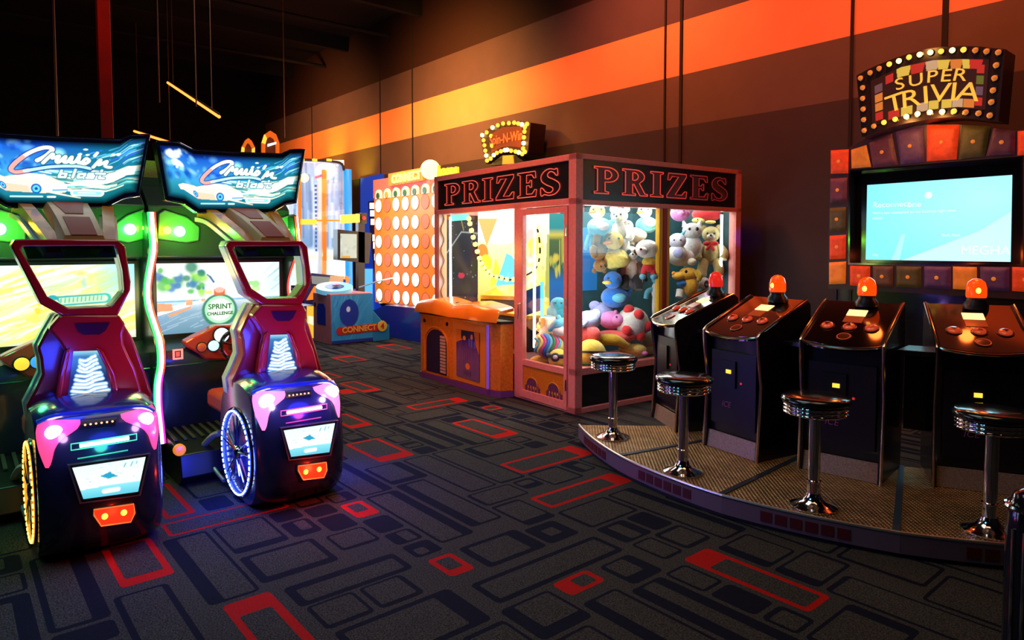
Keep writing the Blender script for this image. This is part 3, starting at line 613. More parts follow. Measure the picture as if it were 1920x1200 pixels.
D = [
 ('plush_bear', 'tan teddy bear with a red bow standing behind the far right pane', 'soft toy', 1333, 443, .28, 'x', bear('tan', 'cream', 'red'), 0, 0, 1.0),
 ('plush_bear', 'brown floppy bear hanging head down at the left edge of the first pane', 'soft toy', 1124, 495, .45, 'x', bear('brown'), 30, 180, .72),
 ('plush_duck', 'yellow duck with orange beak left of the panda', 'soft toy', 1151, 458, .38, 'x', duck('yellow', 'orange', 'lemon'), 0, 0, 1.05),
 ('plush_panda', 'black and white panda with patched eyes in the middle of the first pane', 'soft toy', 1182, 478, .30, 'x', bear('white', 'white', None, ears='black', patch='black'), 12, 0, .80),
 ('plush_bird', 'blue round bird with yellow beak above the football', 'soft toy', 1149, 531, .34, 'x', duck('blue', 'yellow', 'blue', 'sky'), 0, 0, 1.0),
 ('plush_dog', 'white round headed dog in red trousers and yellow shirt beside the centre post', 'soft toy', 1213, 467, .14, 'x', [('head', 'white', 'e', (0, 0, 0), (.10, .12, .095)), ('snout', 'white', 'e', (.09, -.05, -.02), (.06, .06, .045)), ('snout>nose', 'eye', 'e', (.145, -.06, -.0), .014), ('shirt', 'yellow', 'e', (0, .02, -.13), (.06, .07, .05)), ('trousers', 'red', 'e', (0, .02, -.19), (.065, .07, .055)), ('leg', 'red', 'c', [(0, -.02, -.2), (.03, -.03, -.26)], [.035, .035]), ('leg', 'red', 'c', [(0, .06, -.2), (.03, .07, -.26)], [.035, .035]), ('shoe', 'sky', 'e', (.05, -.04, -.28), (.05, .035, .03)), ('shoe', 'sky', 'e', (.05, .07, -.28), (.05, .035, .03))], 0, 0, .9),
 ('plush_rabbit', 'white fluffy rabbit toy high up near the top of the first pane', 'soft toy', 1162, 408, .42, 'x', bear('white', 'cream') + [('head>ear', 'white', 'c', [(0, -.04, .07), (0, -.06, .15), (0, -.05, .19)], [.025, .03, .015])], -15, 0, .9),
 ('plush_lamb', 'cream lamb toy lying between the rabbit and the panda', 'soft toy', 1186, 430, .38, 'x', [('body', 'cream', 'e', (0, .03, -.06), (.10, .12, .08)), ('head', 'cream', 'e', (.06, -.06, .03), (.07, .07, .065)), ('muzzle', 'white', 'e', (.12, -.07, .01), (.03, .03, .025)), ('leg', 'cream', 'c', [(0, .08, -.1), (.05, .10, -.16)], [.035, .03]), ('leg', 'cream', 'c', [(0, 0, -.1), (.05, -.01, -.17)], [.035, .03])] + [('head>eye', 'eye', 'e', (.12, -.04, .05), .01)], 0, 0, .9),
 ('plush_duck', 'white duck with yellow cap and sky blue body at the top beside the centre post', 'soft toy', 1209, 401, .30, 'x', duck('cream', 'yellow', 'sky', 'sky') + [('cap', 'coral', 'e', (.02, 0, .10), (.06, .06, .03))], 0, 0, .8),
 ('plush_duckling', 'pale yellow chick toy at the top left of the first pane', 'soft toy', 1120, 402, .40, 'x', duck('lemon', 'orange', 'sky', 'white'), 0, 0, .85),
 ('plush_octopus', 'sky blue octopus toy hanging above the brown bear', 'soft toy', 1118, 432, .52, 'x', [('head', 'sky', 'e', (0, 0, 0), (.09, .09, .10))] + [('tentacle', 'sky', 'c', [(.02, y, -.06), (.05, y * 1.4, -.14), (.04, y * 1.6, -.20)], [.028, .024, .014]) for y in (-.07, -.035, 0, .035, .07)] + eyes('head', .03, .02, .088), 0, 0, .9),
 ('plush_bird', 'black and white penguin toy upside down under the panda', 'soft toy', 1190, 524, .32, 'x', [('body', 'white', 'e', (0, 0, 0), (.09, .09, .11)), ('back', 'black', 'e', (-.04, .03, .02), (.085, .09, .12)), ('wing', 'black', 'c', [(.02, .06, .05), (.06, .11, .0), (.06, .12, -.06)], [.03, .032, .015]), ('foot', 'orange', 'e', (.05, -.03, -.11), (.04, .028, .015))], 0, 20, .85),
 ('plush_football', 'white and red soft football in the lower first pane', 'soft toy', 1186, 607, .20, 'x', [('ball', 'white', 'e', (0, 0, 0), .155)] + [('patch', 'red', 'e', tuple(Vector(d).normalized() * .146), (.05, .05, .05)) for d in ((.95, -.35, -.35), (.8, .45, .75), (.3, -.95, .15), (.45, .95, -.1), (.5, -.3, 1.2), (.7, .6, -.85))], 0, 0, 1.),
 ('plush_hippo', 'pink hippo toy left of the soft football', 'soft toy', 1147, 600, .34, 'x', [('body', 'pink', 'e', (0, 0, 0), (.12, .14, .10)), ('snout', 'pink', 'e', (.09, .07, .01), (.07, .07, .06)), ('ear', 'pink', 'e', (.05, .04, .09), .025)] + [('snout>eye', 'eye', 'e', (.15, .05, .05), .01)], 0, 0, .85),
 ('plush_elephant', 'lavender elephant toy low at the left edge of the first pane', 'soft toy', 1104, 600, .30, 'x', [('body', 'lav', 'e', (0, 0, 0), (.12, .13, .10)), ('ear', 'lav', 'e', (.06, .07, .06), (.02, .06, .06)), ('trunk', 'lav', 'c', [(.10, -.03, 0), (.15, -.07, -.04), (.15, -.10, -.02)], [.035, .025, .018])], 0, 0, .85),
 ('plush_elephant', 'blue grey elephant toy behind the lavender one', 'soft toy', 1128, 583, .48, 'x', [('body', 'lav', 'e', (0, 0, 0), (.12, .12, .09)), ('ear', 'lav', 'e', (.06, -.07, .06), (.02, .06, .05)), ('ear', 'lav', 'e', (.02, .09, .07), (.04, .05, .03))], 0, 0, .9),
 ('plush_cushion', 'red heart shaped cushion at the lower left of the first pane', 'soft toy', 1100, 628, .26, 'x', [('lobe', 'coral', 'e', (0, -.05, 0), (.07, .09, .09)), ('lobe', 'coral', 'e', (0, .05, 0), (.07, .09, .09)), ('point', 'coral', 'e', (0, 0, -.06), (.06, .06, .07))], 0, 0, .9),
 ('plush_whale', 'coral red whale toy in front of the pink hippo', 'soft toy', 1147, 633, .26, 'x', [('body', 'coral', 'e', (0, 0, 0), (.12, .20, .075)), ('tail', 'coral', 'c', [(0, .16, 0), (0, .23, .03)], [.05, .03]), ('fin', 'coral', 'e', (.09, -.04, -.03), (.04, .05, .02))] + [('body>eye', 'eye', 'e', (.11, -.10, .02), .010)], 0, 0, .9),
 ('plush_banana', 'mustard banana toy curled behind the yellow goggle ball', 'soft toy', 1146, 647, .20, 'x', [('fruit', 'mustard', 'c', [(0, -.16, .0), (.02, -.08, .05), (.02, .04, .05), (0, .16, -.01)], [.02, .055, .055, .025])], 0, 0, .95),
 ('plush_ball', 'yellow ball toy with dark band in the lower left corner of the first pane', 'soft toy', 1108, 665, .16, 'x', [('ball', 'yellow', 'e', (0, 0, 0), .15), ('band', 'black', 'c', [(.15 * math.cos(a), .15 * math.sin(a), .03 + .02 * math.cos(a)) for a in np.linspace(-1.5, 1.5, 8)], .010), ('stripe', 'green', 'c', [(.14 * math.cos(a), .14 * math.sin(a), -.07) for a in np.linspace(-1.5, 1.5, 8)], .012)], 0, 0, .9),
 ('plush_chick', 'pale yellow chick toy with pink beak behind the bar stool', 'soft toy', 1186, 655, .15, 'x', [('body', 'lemon', 'e', (0, 0, 0), (.09, .15, .07)), ('head', 'cream', 'e', (.02, -.08, .05), (.07, .07, .06)), ('beak', 'pink', 'e', (.05, .13, -.03), (.03, .03, .02))] + [('head>eye', 'eye', 'e', (.085, -.09, .06), .009)], 0, 0, .85),
 ('plush_pillow', 'grey green pillow toy in the lower right corner of the first pane', 'soft toy', 1222, 640, .20, 'x', [('body', 'grey', 'e', (0, 0, 0), (.10, .12, .15)), ('flap', 'grey', 'e', (.05, -.04, -.08), (.07, .10, .06))], 0, 25, .85),
 ('plush_bunny', 'sky blue long legged bunny toy hanging beside the centre post', 'soft toy', 1226, 545, .12, 'x', [('body', 'white', 'e', (0, .02, 0), (.05, .05, .10)), ('leg', 'sky', 'c', [(0, 0, .02), (.03, -.07, -.01), (.03, -.09, -.09)], [.03, .03, .028]), ('leg', 'white', 'c', [(0, .02, -.05), (.02, .01, -.20), (.02, .02, -.32)], [.035, .03, .03]), ('head', 'sky', 'e', (0, .02, .13), (.05, .05, .05))], 0, 0, .8),
 ('plush_pig', 'magenta pig toy behind the centre post at the top', 'soft toy', 1275, 400, .30, 'x', [('body', 'pink', 'e', (0, 0, 0), (.11, .12, .10)), ('ear', 'pink', 'e', (.03, -.07, .09), .03), ('ear', 'pink', 'e', (.03, .10, .04), (.03, .035, .06)), ('snout', 'pink', 'e', (.11, .01, -.01), (.03, .04, .03))] + [('body>eye', 'eye', 'e', (.10, .045, .03), .010)], 0, 0, .8),
 ('plush_turtle', 'red shelled turtle toy above the tan teddy bear', 'soft toy', 1322, 402, .35, 'x', [('shell', 'red', 'e', (0, .02, 0), (.11, .17, .085)), ('head', 'lemon', 'e', (.05, -.07, -.07), (.05, .075, .035)), ('flipper', 'lemon', 'e', (.07, .06, -.09), (.04, .06, .02))] + [('head>eye', 'eye', 'e', (.10, -.08, -.06), .008)], 0, 0, .9),
 ('plush_cat', 'white cat toy with dark eyes left of the tan teddy bear', 'soft toy', 1298, 433, .30, 'x', [('head', 'white', 'e', (.02, 0, 0), (.09, .11, .09)), ('ear', 'white', 'c', [(.0, -.08, .05), (0, -.10, .12)], [.035, .005]), ('ear', 'white', 'c', [(.0, .07, .06), (0, .09, .12)], [.035, .005]), ('body', 'white', 'e', (0, .0, -.17), (.09, .11, .12))] + [('head>eye', 'eye', 'e', (.10, .05, .02), (.008, .02, .022)), ('head>eye', 'eye', 'e', (.11, -.03, .02), (.008, .014, .016))], 0, 0, .9),
 ('plush_dragon', 'lilac and white dragon toy at the left of the far pane', 'soft toy', 1270, 455, .25, 'x', [('head', 'lilac', 'e', (0, 0, .02), (.09, .10, .09)), ('belly', 'lav', 'e', (.07, .01, -.12), (.03, .06, .06)), ('body', 'white', 'e', (0, 0, -.13), (.09, .11, .11)), ('horn', 'sky', 'c', [(0, .05, .09), (0, .09, .14)], [.025, .006])] + eyes('head', .035, .03, .085), 0, 0, .85),
 ('plush_polar_bear', 'white polar bear toy above the yellow dog', 'soft toy', 1276, 482, .28, 'x', [('body', 'white', 'e', (0, 0, 0), (.10, .15, .10)), ('scarf', 'lav', 'e', (.08, -.02, .01), (.03, .05, .03)), ('paw', 'cream', 'e', (.07, .12, -.05), (.05, .05, .04))], 0, 0, .9),
 ('plush_dog', 'yellow dog toy with blue collar at the bottom left of the far pane', 'soft toy', 1290, 514, .20, 'x', [('head', 'gold', 'e', (0, 0, 0), (.085, .10, .08)), ('muzzle', 'gold', 'e', (.05, -.10, -.02), (.06, .07, .045)), ('muzzle>nose', 'orange', 'e', (.07, -.15, .01), .022), ('ear', 'mustard', 'c', [(.03, .08, .04), (.05, .12, -.02), (.06, .11, -.07)], [.03, .035, .02]), ('body', 'gold', 'e', (0, .03, -.13), (.08, .085, .12)), ('collar', 'blue', 'e', (.02, -.06, -.10), (.07, .06, .04)), ('leg', 'white', 'c', [(.03, -.08, -.17), (.06, -.09, -.25)], [.04, .04])] + [('head>eye', 'eye', 'e', (.078, -.02, .03), (.008, .016, .018))], 0, 0, .9),
 ('plush_penguin', 'small white penguin toy with black eye between the teddy bear and the podium', 'soft toy', 1321, 532, .16, 'x', [('head', 'white', 'e', (0, 0, 0), (.07, .075, .085)), ('eye_ring', 'black', 'e', (.055, .025, .0), (.03, .035, .05)), ('eye_ring>pupil', 'sky', 'e', (.083, .028, -.01), (.008, .014, .016)), ('body', 'teal', 'e', (0, -.02, -.12), (.08, .09, .06))], 0, 0, .75),
 ('plush_chick', 'yellow chick toy behind the door glass', 'soft toy', 1019, 617, .28, 'y', duck('yellow', 'orange', 'yellow'), 0, 0, .8),
 ('plush_snail', 'rainbow striped round toy low behind the door glass', 'soft toy', 1030, 648, .16, 'y', [('shell', 'lemon', 'e', (0, 0, 0), (.11, .15, .11))] + [('stripe', c, 'c', [(.112 * math.cos(a) * s1, y + .02 * math.sin(a * 3), .112 * math.sin(a) * s1) for a in np.linspace(-1.5, 1.6, 12)], .014) for y, c, s1 in ((-.12, 'sky', .62), (-.09, 'lemon', .82), (-.06, 'magenta', .93), (-.03, 'blue', .99), (.0, 'sky', 1.0), (.03, 'green', .99), (.06, 'magenta', .93), (.09, 'sky', .82))], 0, 0, .9),
 ('plush_ball', 'yellow ball toy wearing black goggles at the bottom of the door glass', 'soft toy', 1047, 673, .13, 'y', [('ball', 'yellow', 'e', (0, 0, 0), .10), ('goggle_strap', 'black', 'c', [(.10 * math.cos(a), .10 * math.sin(a), .04) for a in np.linspace(-1.6, 1.6, 9)], .02), ('goggle', 'black', 'e', (.09, -.03, .03), (.03, .045, .045)), ('goggle>lens', 'white', 'e', (.115, -.03, .035), (.01, .025, .02))], 0, 0, .9),
 ('plush_ball', 'flat yellow ball toy at the bottom left of the door glass', 'soft toy', 1016, 676, .13, 'y', [('ball', 'gold', 'e', (0, 0, 0), (.09, .14, .06))], 0, 0, .8),
 ('plush_dolphin', 'pale cyan dolphin toy on top of the rainbow toy', 'soft toy', 1047, 612, .22, 'y', [('body', 'sky', 'c', [(0, -.10, -.04), (.02, 0, .03), (.02, .10, .07)], [.02, .06, .02]), ('fin', 'sky', 'e', (.03, 0, .08), (.02, .03, .04)), ('belly', 'white', 'e', (.03, .02, -.04), (.05, .08, .05))], 0, 0, .9),
 ('plush_manatee', 'teal manatee toy at the right of the door glass', 'soft toy', 1047, 585, .42, 'y', [('body', 'teal', 'e', (0, 0, 0), (.11, .12, .09)), ('head', 'teal', 'e', (.04, .0, .08), (.08, .08, .07)), ('flipper', 'teal', 'e', (.08, -.09, -.05), (.05, .06, .03))] + eyes('head', .03, .10, .11), 0, 0, .95),
 ('plush_pillow', 'red pillow toy at the right edge of the door glass', 'soft toy', 1056, 628, .35, 'y', [('body', 'coral', 'e', (0, 0, 0), (.10, .12, .09))], 0, 0, .9),
]
for a in D: plush(a[0], a[1], a[2], a[3], a[4], a[5], a[6], a[7], a[8], a[9], a[10] * 1.0, SP)
dc = thing('dice_box', 'cream box with round black dots at the left of the door glass', 'toy', inb(-.72, .17, .385), BT, SP)
g = MB(mat('cream_box', (.85, .80, .52), .6)).box(-.03, 0, 0, .10, .2, .42).build('box_body', dc, bevel=.02)
g2 = MB(BLK)
for x, z in ((.07, .24), (.01, .08), (.07, .03), (-.01, .36)): g2.cyl((x, -.004, z), (x, .002, z), .018, 14)
g2.build('dot', dc)
MB(mat('golden_deck', ())).extr([(-.02, -.003, .30), (.06, -.003, .34), (.07, -.003, .42), (-.02, -.003, .41)], (0, .004, 0)).build('corner_patch', dc)
# hanging net of clear cord and a pegboard carry the upper toys
MB(mat('teal_board', (.02, .10, .12), .7, noise=.3)).box(-.72, .62, .39, -.70, BLD - .1, 1.86).build('display_board', booth)
MB(mat('blue_board', (.02, .25, .70), .6)).box(-.70, .68, 1.05, -.695, .90, 1.70).build('blue_stripe', booth)
# ================================================================ TRIVIA GAME: platform, podiums, stools, display wall
AC = Vector((-2.27, 5.5)); PH = .12
def arcp(r, deg, z): a = math.radians(deg); return (AC.x + r * math.sin(a), AC.y - r * math.cos(a), z)
DIA = mat('tread_plate', (.58, .33, .14), .36, .75, noise=.35, nscale=14)
# raised bars of the tread pattern come from a bump of two crossed waves
def tread(M):
    N = M.node_tree.nodes; L = M.node_tree.links; B = N['Principled BSDF']; tc = N.new('ShaderNodeTexCoord')
    v = [N.new('ShaderNodeTexWave') for _ in range(2)]
    for k, w_ in enumerate(v):
        mp = N.new('ShaderNodeMapping'); mp.inputs['Rotation'].default_value = (0, 0, math.radians(45 + 90 * k)); mp.inputs['Scale'].default_value = (34, 34, 34)
        L.new(tc.outputs['Object'], mp.inputs['Vector']); L.new(mp.outputs[0], w_.inputs['Vector']); w_.inputs['Scale'].default_value = .45
    mu = N.new('ShaderNodeMath'); mu.operation = 'MULTIPLY'; L.new(v[0].outputs['Fac'], mu.inputs[0]); L.new(v[1].outputs['Fac'], mu.inputs[1])
    b = N.new('ShaderNodeBump'); b.inputs['Strength'].default_value = 1.; b.inputs['Distance'].default_value = .012
    L.new(mu.outputs[0], b.inputs['Height']); L.new(b.outputs['Normal'], B.inputs['Normal'])
tread(DIA)
EDG = mat('edge_aluminium', (.75, .68, .60), .3, .9); SKN = mat('platform_black', (.015, .015, .02), .5)
PL = thing('game_platform', 'low stage of tread plate sections with metal edging and brick patterned skirt', 'platform', (AC.x, AC.y, 0))
bounds = [-41.5, -21, 5.5, 30, 56]; RO = 2.30
edge = [onz(1086, 797, PH), onz(1163, 856, PH), onz(1355, 930, PH), onz(1688, 1000, PH)]
edge = [Vector((p[0], p[1], 0)) for p in edge]
last = Vector(arcp((edge[3].xy - AC).length + .02, 52, 0)); edge.append(last)
BRK = mat('brick_red_print', (.12, .008, .012), .5); SKR = mat('skirt_lilac', (.24, .15, .18), .45, .2)
def seg_edge(i):
    a, b = edge[i], edge[i + 1]; o = []
    ra, rb = (a.xy - AC).length, (b.xy - AC).length
    ta, tb = math.atan2(a.x - AC.x, AC.y - a.y), math.atan2(b.x - AC.x, AC.y - b.y)
    for k in range(9):
        u = k / 8; r = ra + (rb - ra) * u + .045 * math.sin(PI * u) * 0; t = ta + (tb - ta) * u
        q = Vector((AC.x + r * math.sin(t), AC.y - r * math.cos(t), 0)); o.append(q * .75 + (a.lerp(b, u)) * .25)
    return o
for i in range(4):
    E = seg_edge(i); back = [Vector((AC.x + .62 * (q.x - AC.x), AC.y + .45 * (q.y - AC.y), 0)) for q in (E[-1], E[0])]
    if i == 0: back[1] = Vector((-2.75, 4.75, 0)); 
    loc = lambda q, z: (q.x - AC.x, q.y - AC.y, z)
    g = MB(DIA); g.extr([loc(q, PH - .006) for q in E + back], (0, 0, .006)); s_ = g.build('deck_plate', PL)
    MB(SKN).extr([loc(q, 0) for q in [AC_ for AC_ in E] + back], (0, 0, PH - .006)).build('deck_body', PL) if False else None
    g = MB(SKN); g.extr([loc(q * .998 + Vector((AC.x, AC.y, 0)) * .002, .0) for q in E + back], (0, 0, PH - .007)); g.build('deck_core', PL)
    MB(EDG).tube([loc(q, PH + .002) for q in E], .009, 8).build('metal_edging', PL)
    MB(mat('joint_strip', (.05, .06, .10), .35, .6)).extr([loc(E[-1], PH), loc(E[-1] + (E[-2] - E[-1]).normalized() * .035, PH), loc(back[0] + (E[-2] - E[-1]).normalized() * .03, PH), loc(back[0], PH)], (0, 0, .006)).build('joint_strip', PL)
    # skirt: lilac band with printed bricks
    nrm = lambda a, b: Vector(((b - a).y, -(b - a).x, 0)).normalized()
    g = MB(SKR, BRK)
    L = [0.]
    for a, b in zip(E[:-1], E[1:]): L.append(L[-1] + (b - a).length)
    def at(s):
        for k in range(8):
            if s <= L[k + 1] or k == 7: u = (s - L[k]) / (L[k + 1] - L[k]); return E[k].lerp(E[k + 1], u), nrm(E[k], E[k + 1])
    n = 24
    for k in range(n):
        (a, na), (b, nb) = at(L[-1] * k / n), at(L[-1] * (k + 1) / n)
        g.use(0).extr([loc(a, .022), loc(b, .022), loc(b, .112), loc(a, .112)], tuple(na * .006))
    nb_ = 6; bw = .075; s0 = L[-1] * .5 - nb_ * bw / 2
    for k in range(nb_):
        (a, na), (b, nb) = at(s0 + k * bw + .008), at(s0 + (k + 1) * bw - .008)
        g.use(1).extr([loc(a + na * .006, .040), loc(b + na * .006, .040), loc(b + na * .006, .095), loc(a + na * .006, .095)], tuple(na * .003))
    g.build('skirt', PL)
# ---- podiums
PB = mat('podium_black', (.012, .010, .018), .28, coat=.3, noise=.4, nscale=20); PTOP = mat('podium_top_gloss', (.012, .004, .003), .10, coat=.8)
KICK = mat('speckle_kickplate', (.62, .42, .28), .45, .4, noise=.45, nscale=160)
AMB = glow('card_lamp', (1., .58, .20), 2.2); AMD = mat('card_dim', (.45, .08, .02), .3, emit=(.8, .12, .03), es=.12)
BTNR = mat('button_red', (.60, .06, .03), .15, coat=.5, emit=(1., .10, .03), es=.35); BTNK = mat('button_ring', (.10, .02, .01), .3)
BEA = mat('beacon_lens', (.25, .008, .002), .12, emit=(1., .06, .002), es=1.25); BEC = mat('beacon_core', (1, .5, .1), .3, emit=(1., .35, .05), es=5)
BEA0 = mat('beacon_lens_dim', (.75, .03, .02), .12, emit=(1., .03, .02), es=.5); BLU = mat('beacon_blue', (.02, .05, .5), .2, emit=(.02, .05, .8), es=.3)
TRM = mat('podium_trim', (.80, .62, .50), .18, 1.)
HW = .232
SIDE = [(0, PH), (.03, .60), (.0, .80), (-.008, .93), (.012, .95), (.45, 1.150), (.49, 1.12), (.50, .9), (.46, PH)]
def podium(label, ox, oy, deg, lit=True, yellow=True, side_art=False):
    o = (ox, oy, 0); t = thing('trivia_podium', label, 'game podium', o, math.radians(deg), 'podiums standing on the trivia stage')
    # local: x across, y away from the player
    b = MB(PB)
    for s in (-1, 1):
        x0 = s * HW; b.extr([(x0 - s * .018, y, z) for y, z in SIDE], (s * .018, 0, 0))
    b.box(-HW + .01, .05, PH, HW - .01, .44, .90).extr([(-HW + .012, .0, .90), (HW - .012, .0, .90), (HW - .012, .0, .935), (-HW + .012, .0, .935)], (0, .1, 0)).build('cabinet', t)
    # sloping control panel with a bowed front
    fr = [(-HW + .016, .0)] + [(x, -.045 * (1 - (x / HW) ** 2)) for x in np.linspace(-HW + .03, HW - .03, 9)] + [(HW - .016, .0)] + [(HW - .016, .455), (-HW + .016, .455)]
    zz = lambda y: .937 + y * (.206 / .45)
    g = MB(PTOP); n = len(fr); g.add([(x, y, zz(y)) for x, y in fr] + [(x, y, zz(y) - .03) for x, y in fr], [list(range(n)), list(range(n, 2 * n))[::-1]] + [[i, i + n, (i + 1) % n + n, (i + 1) % n] for i in range(n)])
    cp = g.build('control_panel', t)
    MB(TRM).tube([(x, y - .004, zz(y) - .012) for x, y in fr[:11]], .009, 8).build('front_trim', t)
    for s in (-1, 1): MB(TRM).tube([(s * HW, y - .002, z) for y, z in SIDE[:6]], .0085, 8).build('edge_trim', t)
    R = Matrix.Rotation(math.atan(.206 / .45), 4, 'X')
    def on(x, y): return Matrix.Translation((x, y, zz(y))) @ R
    g = MB(AMB); g.mt(on(0, .32)).box(-.055, -.036, 0, .055, .036, .004).build('lit_card', cp)
    g = MB(AMD); g.mt(on(0, .245)).box(-.055, -.038, 0, .055, .034, .003).build('dim_card', cp)
    for x, y, big in ((-.125, .155, 1), (0, .155, 1), (.125, .155, 1), (0, .05, 0)):
        g = MB(BTNK); g.mt(on(x, y)).lathe([(.042, 0), (.043, .004), (.038, .005), (.0, .005)], n=22); bt = g.build('button_ring', cp)
        if big:
            g = MB(BTNR); g.mt(on(x, y)).lathe([(.034, .004), (.033, .014), (.024, .02), (0, .022)], n=20).build('button', bt)
            g = MB(BTNK); g.mt(on(x, y) @ Matrix.Rotation(x * 8, 4, 'Z')).extr([(.002, .018, .021), (-.014, -.010, .021), (.014, -.010, .021)], (0, 0, .003)).build('button_mark', bt)
        else:
            g = MB(BTNR); g.mt(on(x, y)).tube([(.036 * math.cos(a * PI / 10), .036 * math.sin(a * PI / 10), .006) for a in range(20)], .0022, 5, closed=True).build('button_outline', bt)
    # beacon
    z = zz(.40) + .002
    bn = MB(BLK); bn.lathe([(.066, z), (.066, z + .03), (.05, z + .05), (.048, z + .075)], (.03, .41, 0), 24); bb = bn.build('beacon_base', t)
    MB(BEA if lit else BEA0).lathe([(.052, z + .07), (.055, z + .085), (.054, z + .13), (.044, z + .165), (.022, z + .183), (0, z + .187)], (.03, .41, 0), 24).build('beacon_dome', bb)
    if lit:
        q = Vector((.03, .41)); c_, s_ = math.cos(math.radians(deg)), math.sin(math.radians(deg))
        wx, wy = o[0] + q.x * c_ - q.y * s_, o[1] + q.x * s_ + q.y * c_
        lamp('beacon_light', 'POINT', (wx, wy, z + .30), (1., .13, .02), 2.0, .04)
        MB(BEC).ell((.03, .355, z + .115), (.014, .006, .018), nu=10, nv=8).build('beacon_bulb', bb)
    # front door, coin slot, kick plate
    d = MB(mat('podium_door', (.011, .006, .013), .4, noise=.3)).box(-.19, .026, .30, .19, .05, .80).build('service_door', t)
    MB(KICK).extr([(-HW + .02, .012, PH + .002), (HW - .02, .012, PH + .002), (HW - .02, .030, PH + .115), (-HW + .02, .030, PH + .115)], (0, .01, 0)).build('kick_plate', t)
    cd = MB(BLK).box(-.11, .012, .56, .03, .03, .74).build('coin_door', d)
    MB(glow('coin_lamp', (1., .55, .05), 1.6)).box(-.045, .006, .655, -.005, .013, .68).build('coin_lamp', d) if yellow else None
    MB(mat('reject_red', (.6, .02, .02), .3, emit=(1, .05, .03), es=.5)).lathe([(.008, 0), (.006, .01), (0, .011)], (.07, .022, .60), 12, 'Y').build('reject_button', d)
    g = MB(mat('maker_print', (.35, .08, .22), .5)); add_text(g, 'ICE', .055, frame_m((-.05, .019, .44), (1, 0, 0), (0, 0, 1)), depth=.001, shear=.2); g.build('maker_mark', d)
    if side_art:
        cv = Cv(90, 110, (.35, .5, .5)); cv.vgrad([(0, (.30, .42, .40)), (.3, (.30, .42, .40)), (.32, (.5, .25, .12)), (1, (.05, .06, .02))]); cv.blobs(20, (0, .3, 1, .9), (.05, .12), [(.7, .5, .1), (.8, .75, .6), (.1, .15, .3)], 3, .4, .7)
        cc = quadfn((-HW + .03, .02, zz(.02) + .002), (HW - .03, .02, zz(.02) + .002), (HW - .03, .43, zz(.43) + .002), (-HW + .03, .43, zz(.43) + .002)); art('panel_reflection', cv, cc, art_mat('print_gloss', printed=True, rough=.15), t)
    return t
podium('trivia podium nearest the prize booth, seen side on, its red beacon unlit', -3.251, 4.261, -30, lit=False, yellow=False)
podium('trivia podium second from the prize booth, with lit orange beacon and purple lit front door', -2.501, 3.993, -10.7)
podium('trivia podium directly under the left half of the big display screen', -1.824, 4.089, 8.1)
podium('trivia podium at the far right, its control panel faces the camera squarely', -1.186, 4.438, 26.9)
# link shelves between the podiums
for k, (sx_, sy_, a0, z0) in enumerate(((-2.86, 4.30, -20, .86), (-2.14, 4.22, 0, .86), (-1.52, 4.42, 17, .86))):
    o = (sx_, sy_, 0); t = thing('link_shelf', ['dark shelf joining the first and second podium', 'dark shelf joining the second and third podium', 'dark shelf with blue sheen joining the third and fourth podium'][k], 'shelf', o, math.radians(a0), 'shelves between the podiums')
    MB(PB).extr([(-.105, -.05, z0), (.105, -.05, z0), (.06, .20, z0), (-.06, .20, z0)], (0, 0, .03)).build('shelf_top', t, bevel=.004)
    MB(PB).box(-.075, .17, PH + .25, .075, .19, z0).build('shelf_support', t)
# ---- stools
RIB = mat('chrome_ribbed', (.9, .88, .9), .06, 1.); SEAT = mat('vinyl_black', (.006, .012, .014), .16, coat=.6)
st = thing('bar_stool', '', 'bar stool', (0, 0, 0), 0, 'chrome bar stools in front of the podiums')
MB(CHR).lathe([(.118, 0), (.118, .008), (.10, .016), (.055, .035), (.040, .06), (.036, .075)], n=40).build('base_flange', st)
MB(CHR).lathe([(.033, .06), (.033, .135), (.036, .137), (.036, .143), (.030, .146), (.030, .50)], n=32).build('pole', st)
prof = [(.03, .495), (.135, .497)]
for k in range(3): z = .500 + k * .019; prof += [(.150, z + .001), (.158, z + .005), (.160, z + .0095), (.158, z + .014), (.150, z + .018)]
prof += [(.150, .560), (.10, .560)]
g = MB(RIB); g.lathe(prof, n=112); g.v = [(x * (1 + .012 * math.cos(28 * math.atan2(y, x)) * (1 if math.hypot(x, y) > .151 else 0)), y * (1 + .012 * math.cos(28 * math.atan2(y, x)) * (1 if math.hypot(x, y) > .151 else 0)), z) for x, y, z in g.v]; g.build('ribbed_ring', st)
MB(SEAT).lathe([(.10, .556), (.162, .557), (.172, .566), (.174, .576), (.168, .588), (.152, .597), (.09, .603), (0, .605)], n=48).build('seat_cushion', st)
SL = [(-3.26, 3.69, 'chrome bar stool at the left, standing at the platform tip before the prize booth'), (-2.47, 3.44, 'chrome bar stool second from the left, in front of the purple lit podium'),
      (-1.69, 3.51, 'chrome bar stool with orange reflections on its seat, third from the left'), (-.99, 3.85, 'chrome bar stool at the far right edge, before the last podium')]
allo = list(COL.objects)
for k, (x, y, lab) in enumerate(SL):
    o = st if k == 0 else copy_tree(st, None, allo); o.location = (x, y, PH + .002); o['label'] = lab; o.rotation_euler.z = k * .7
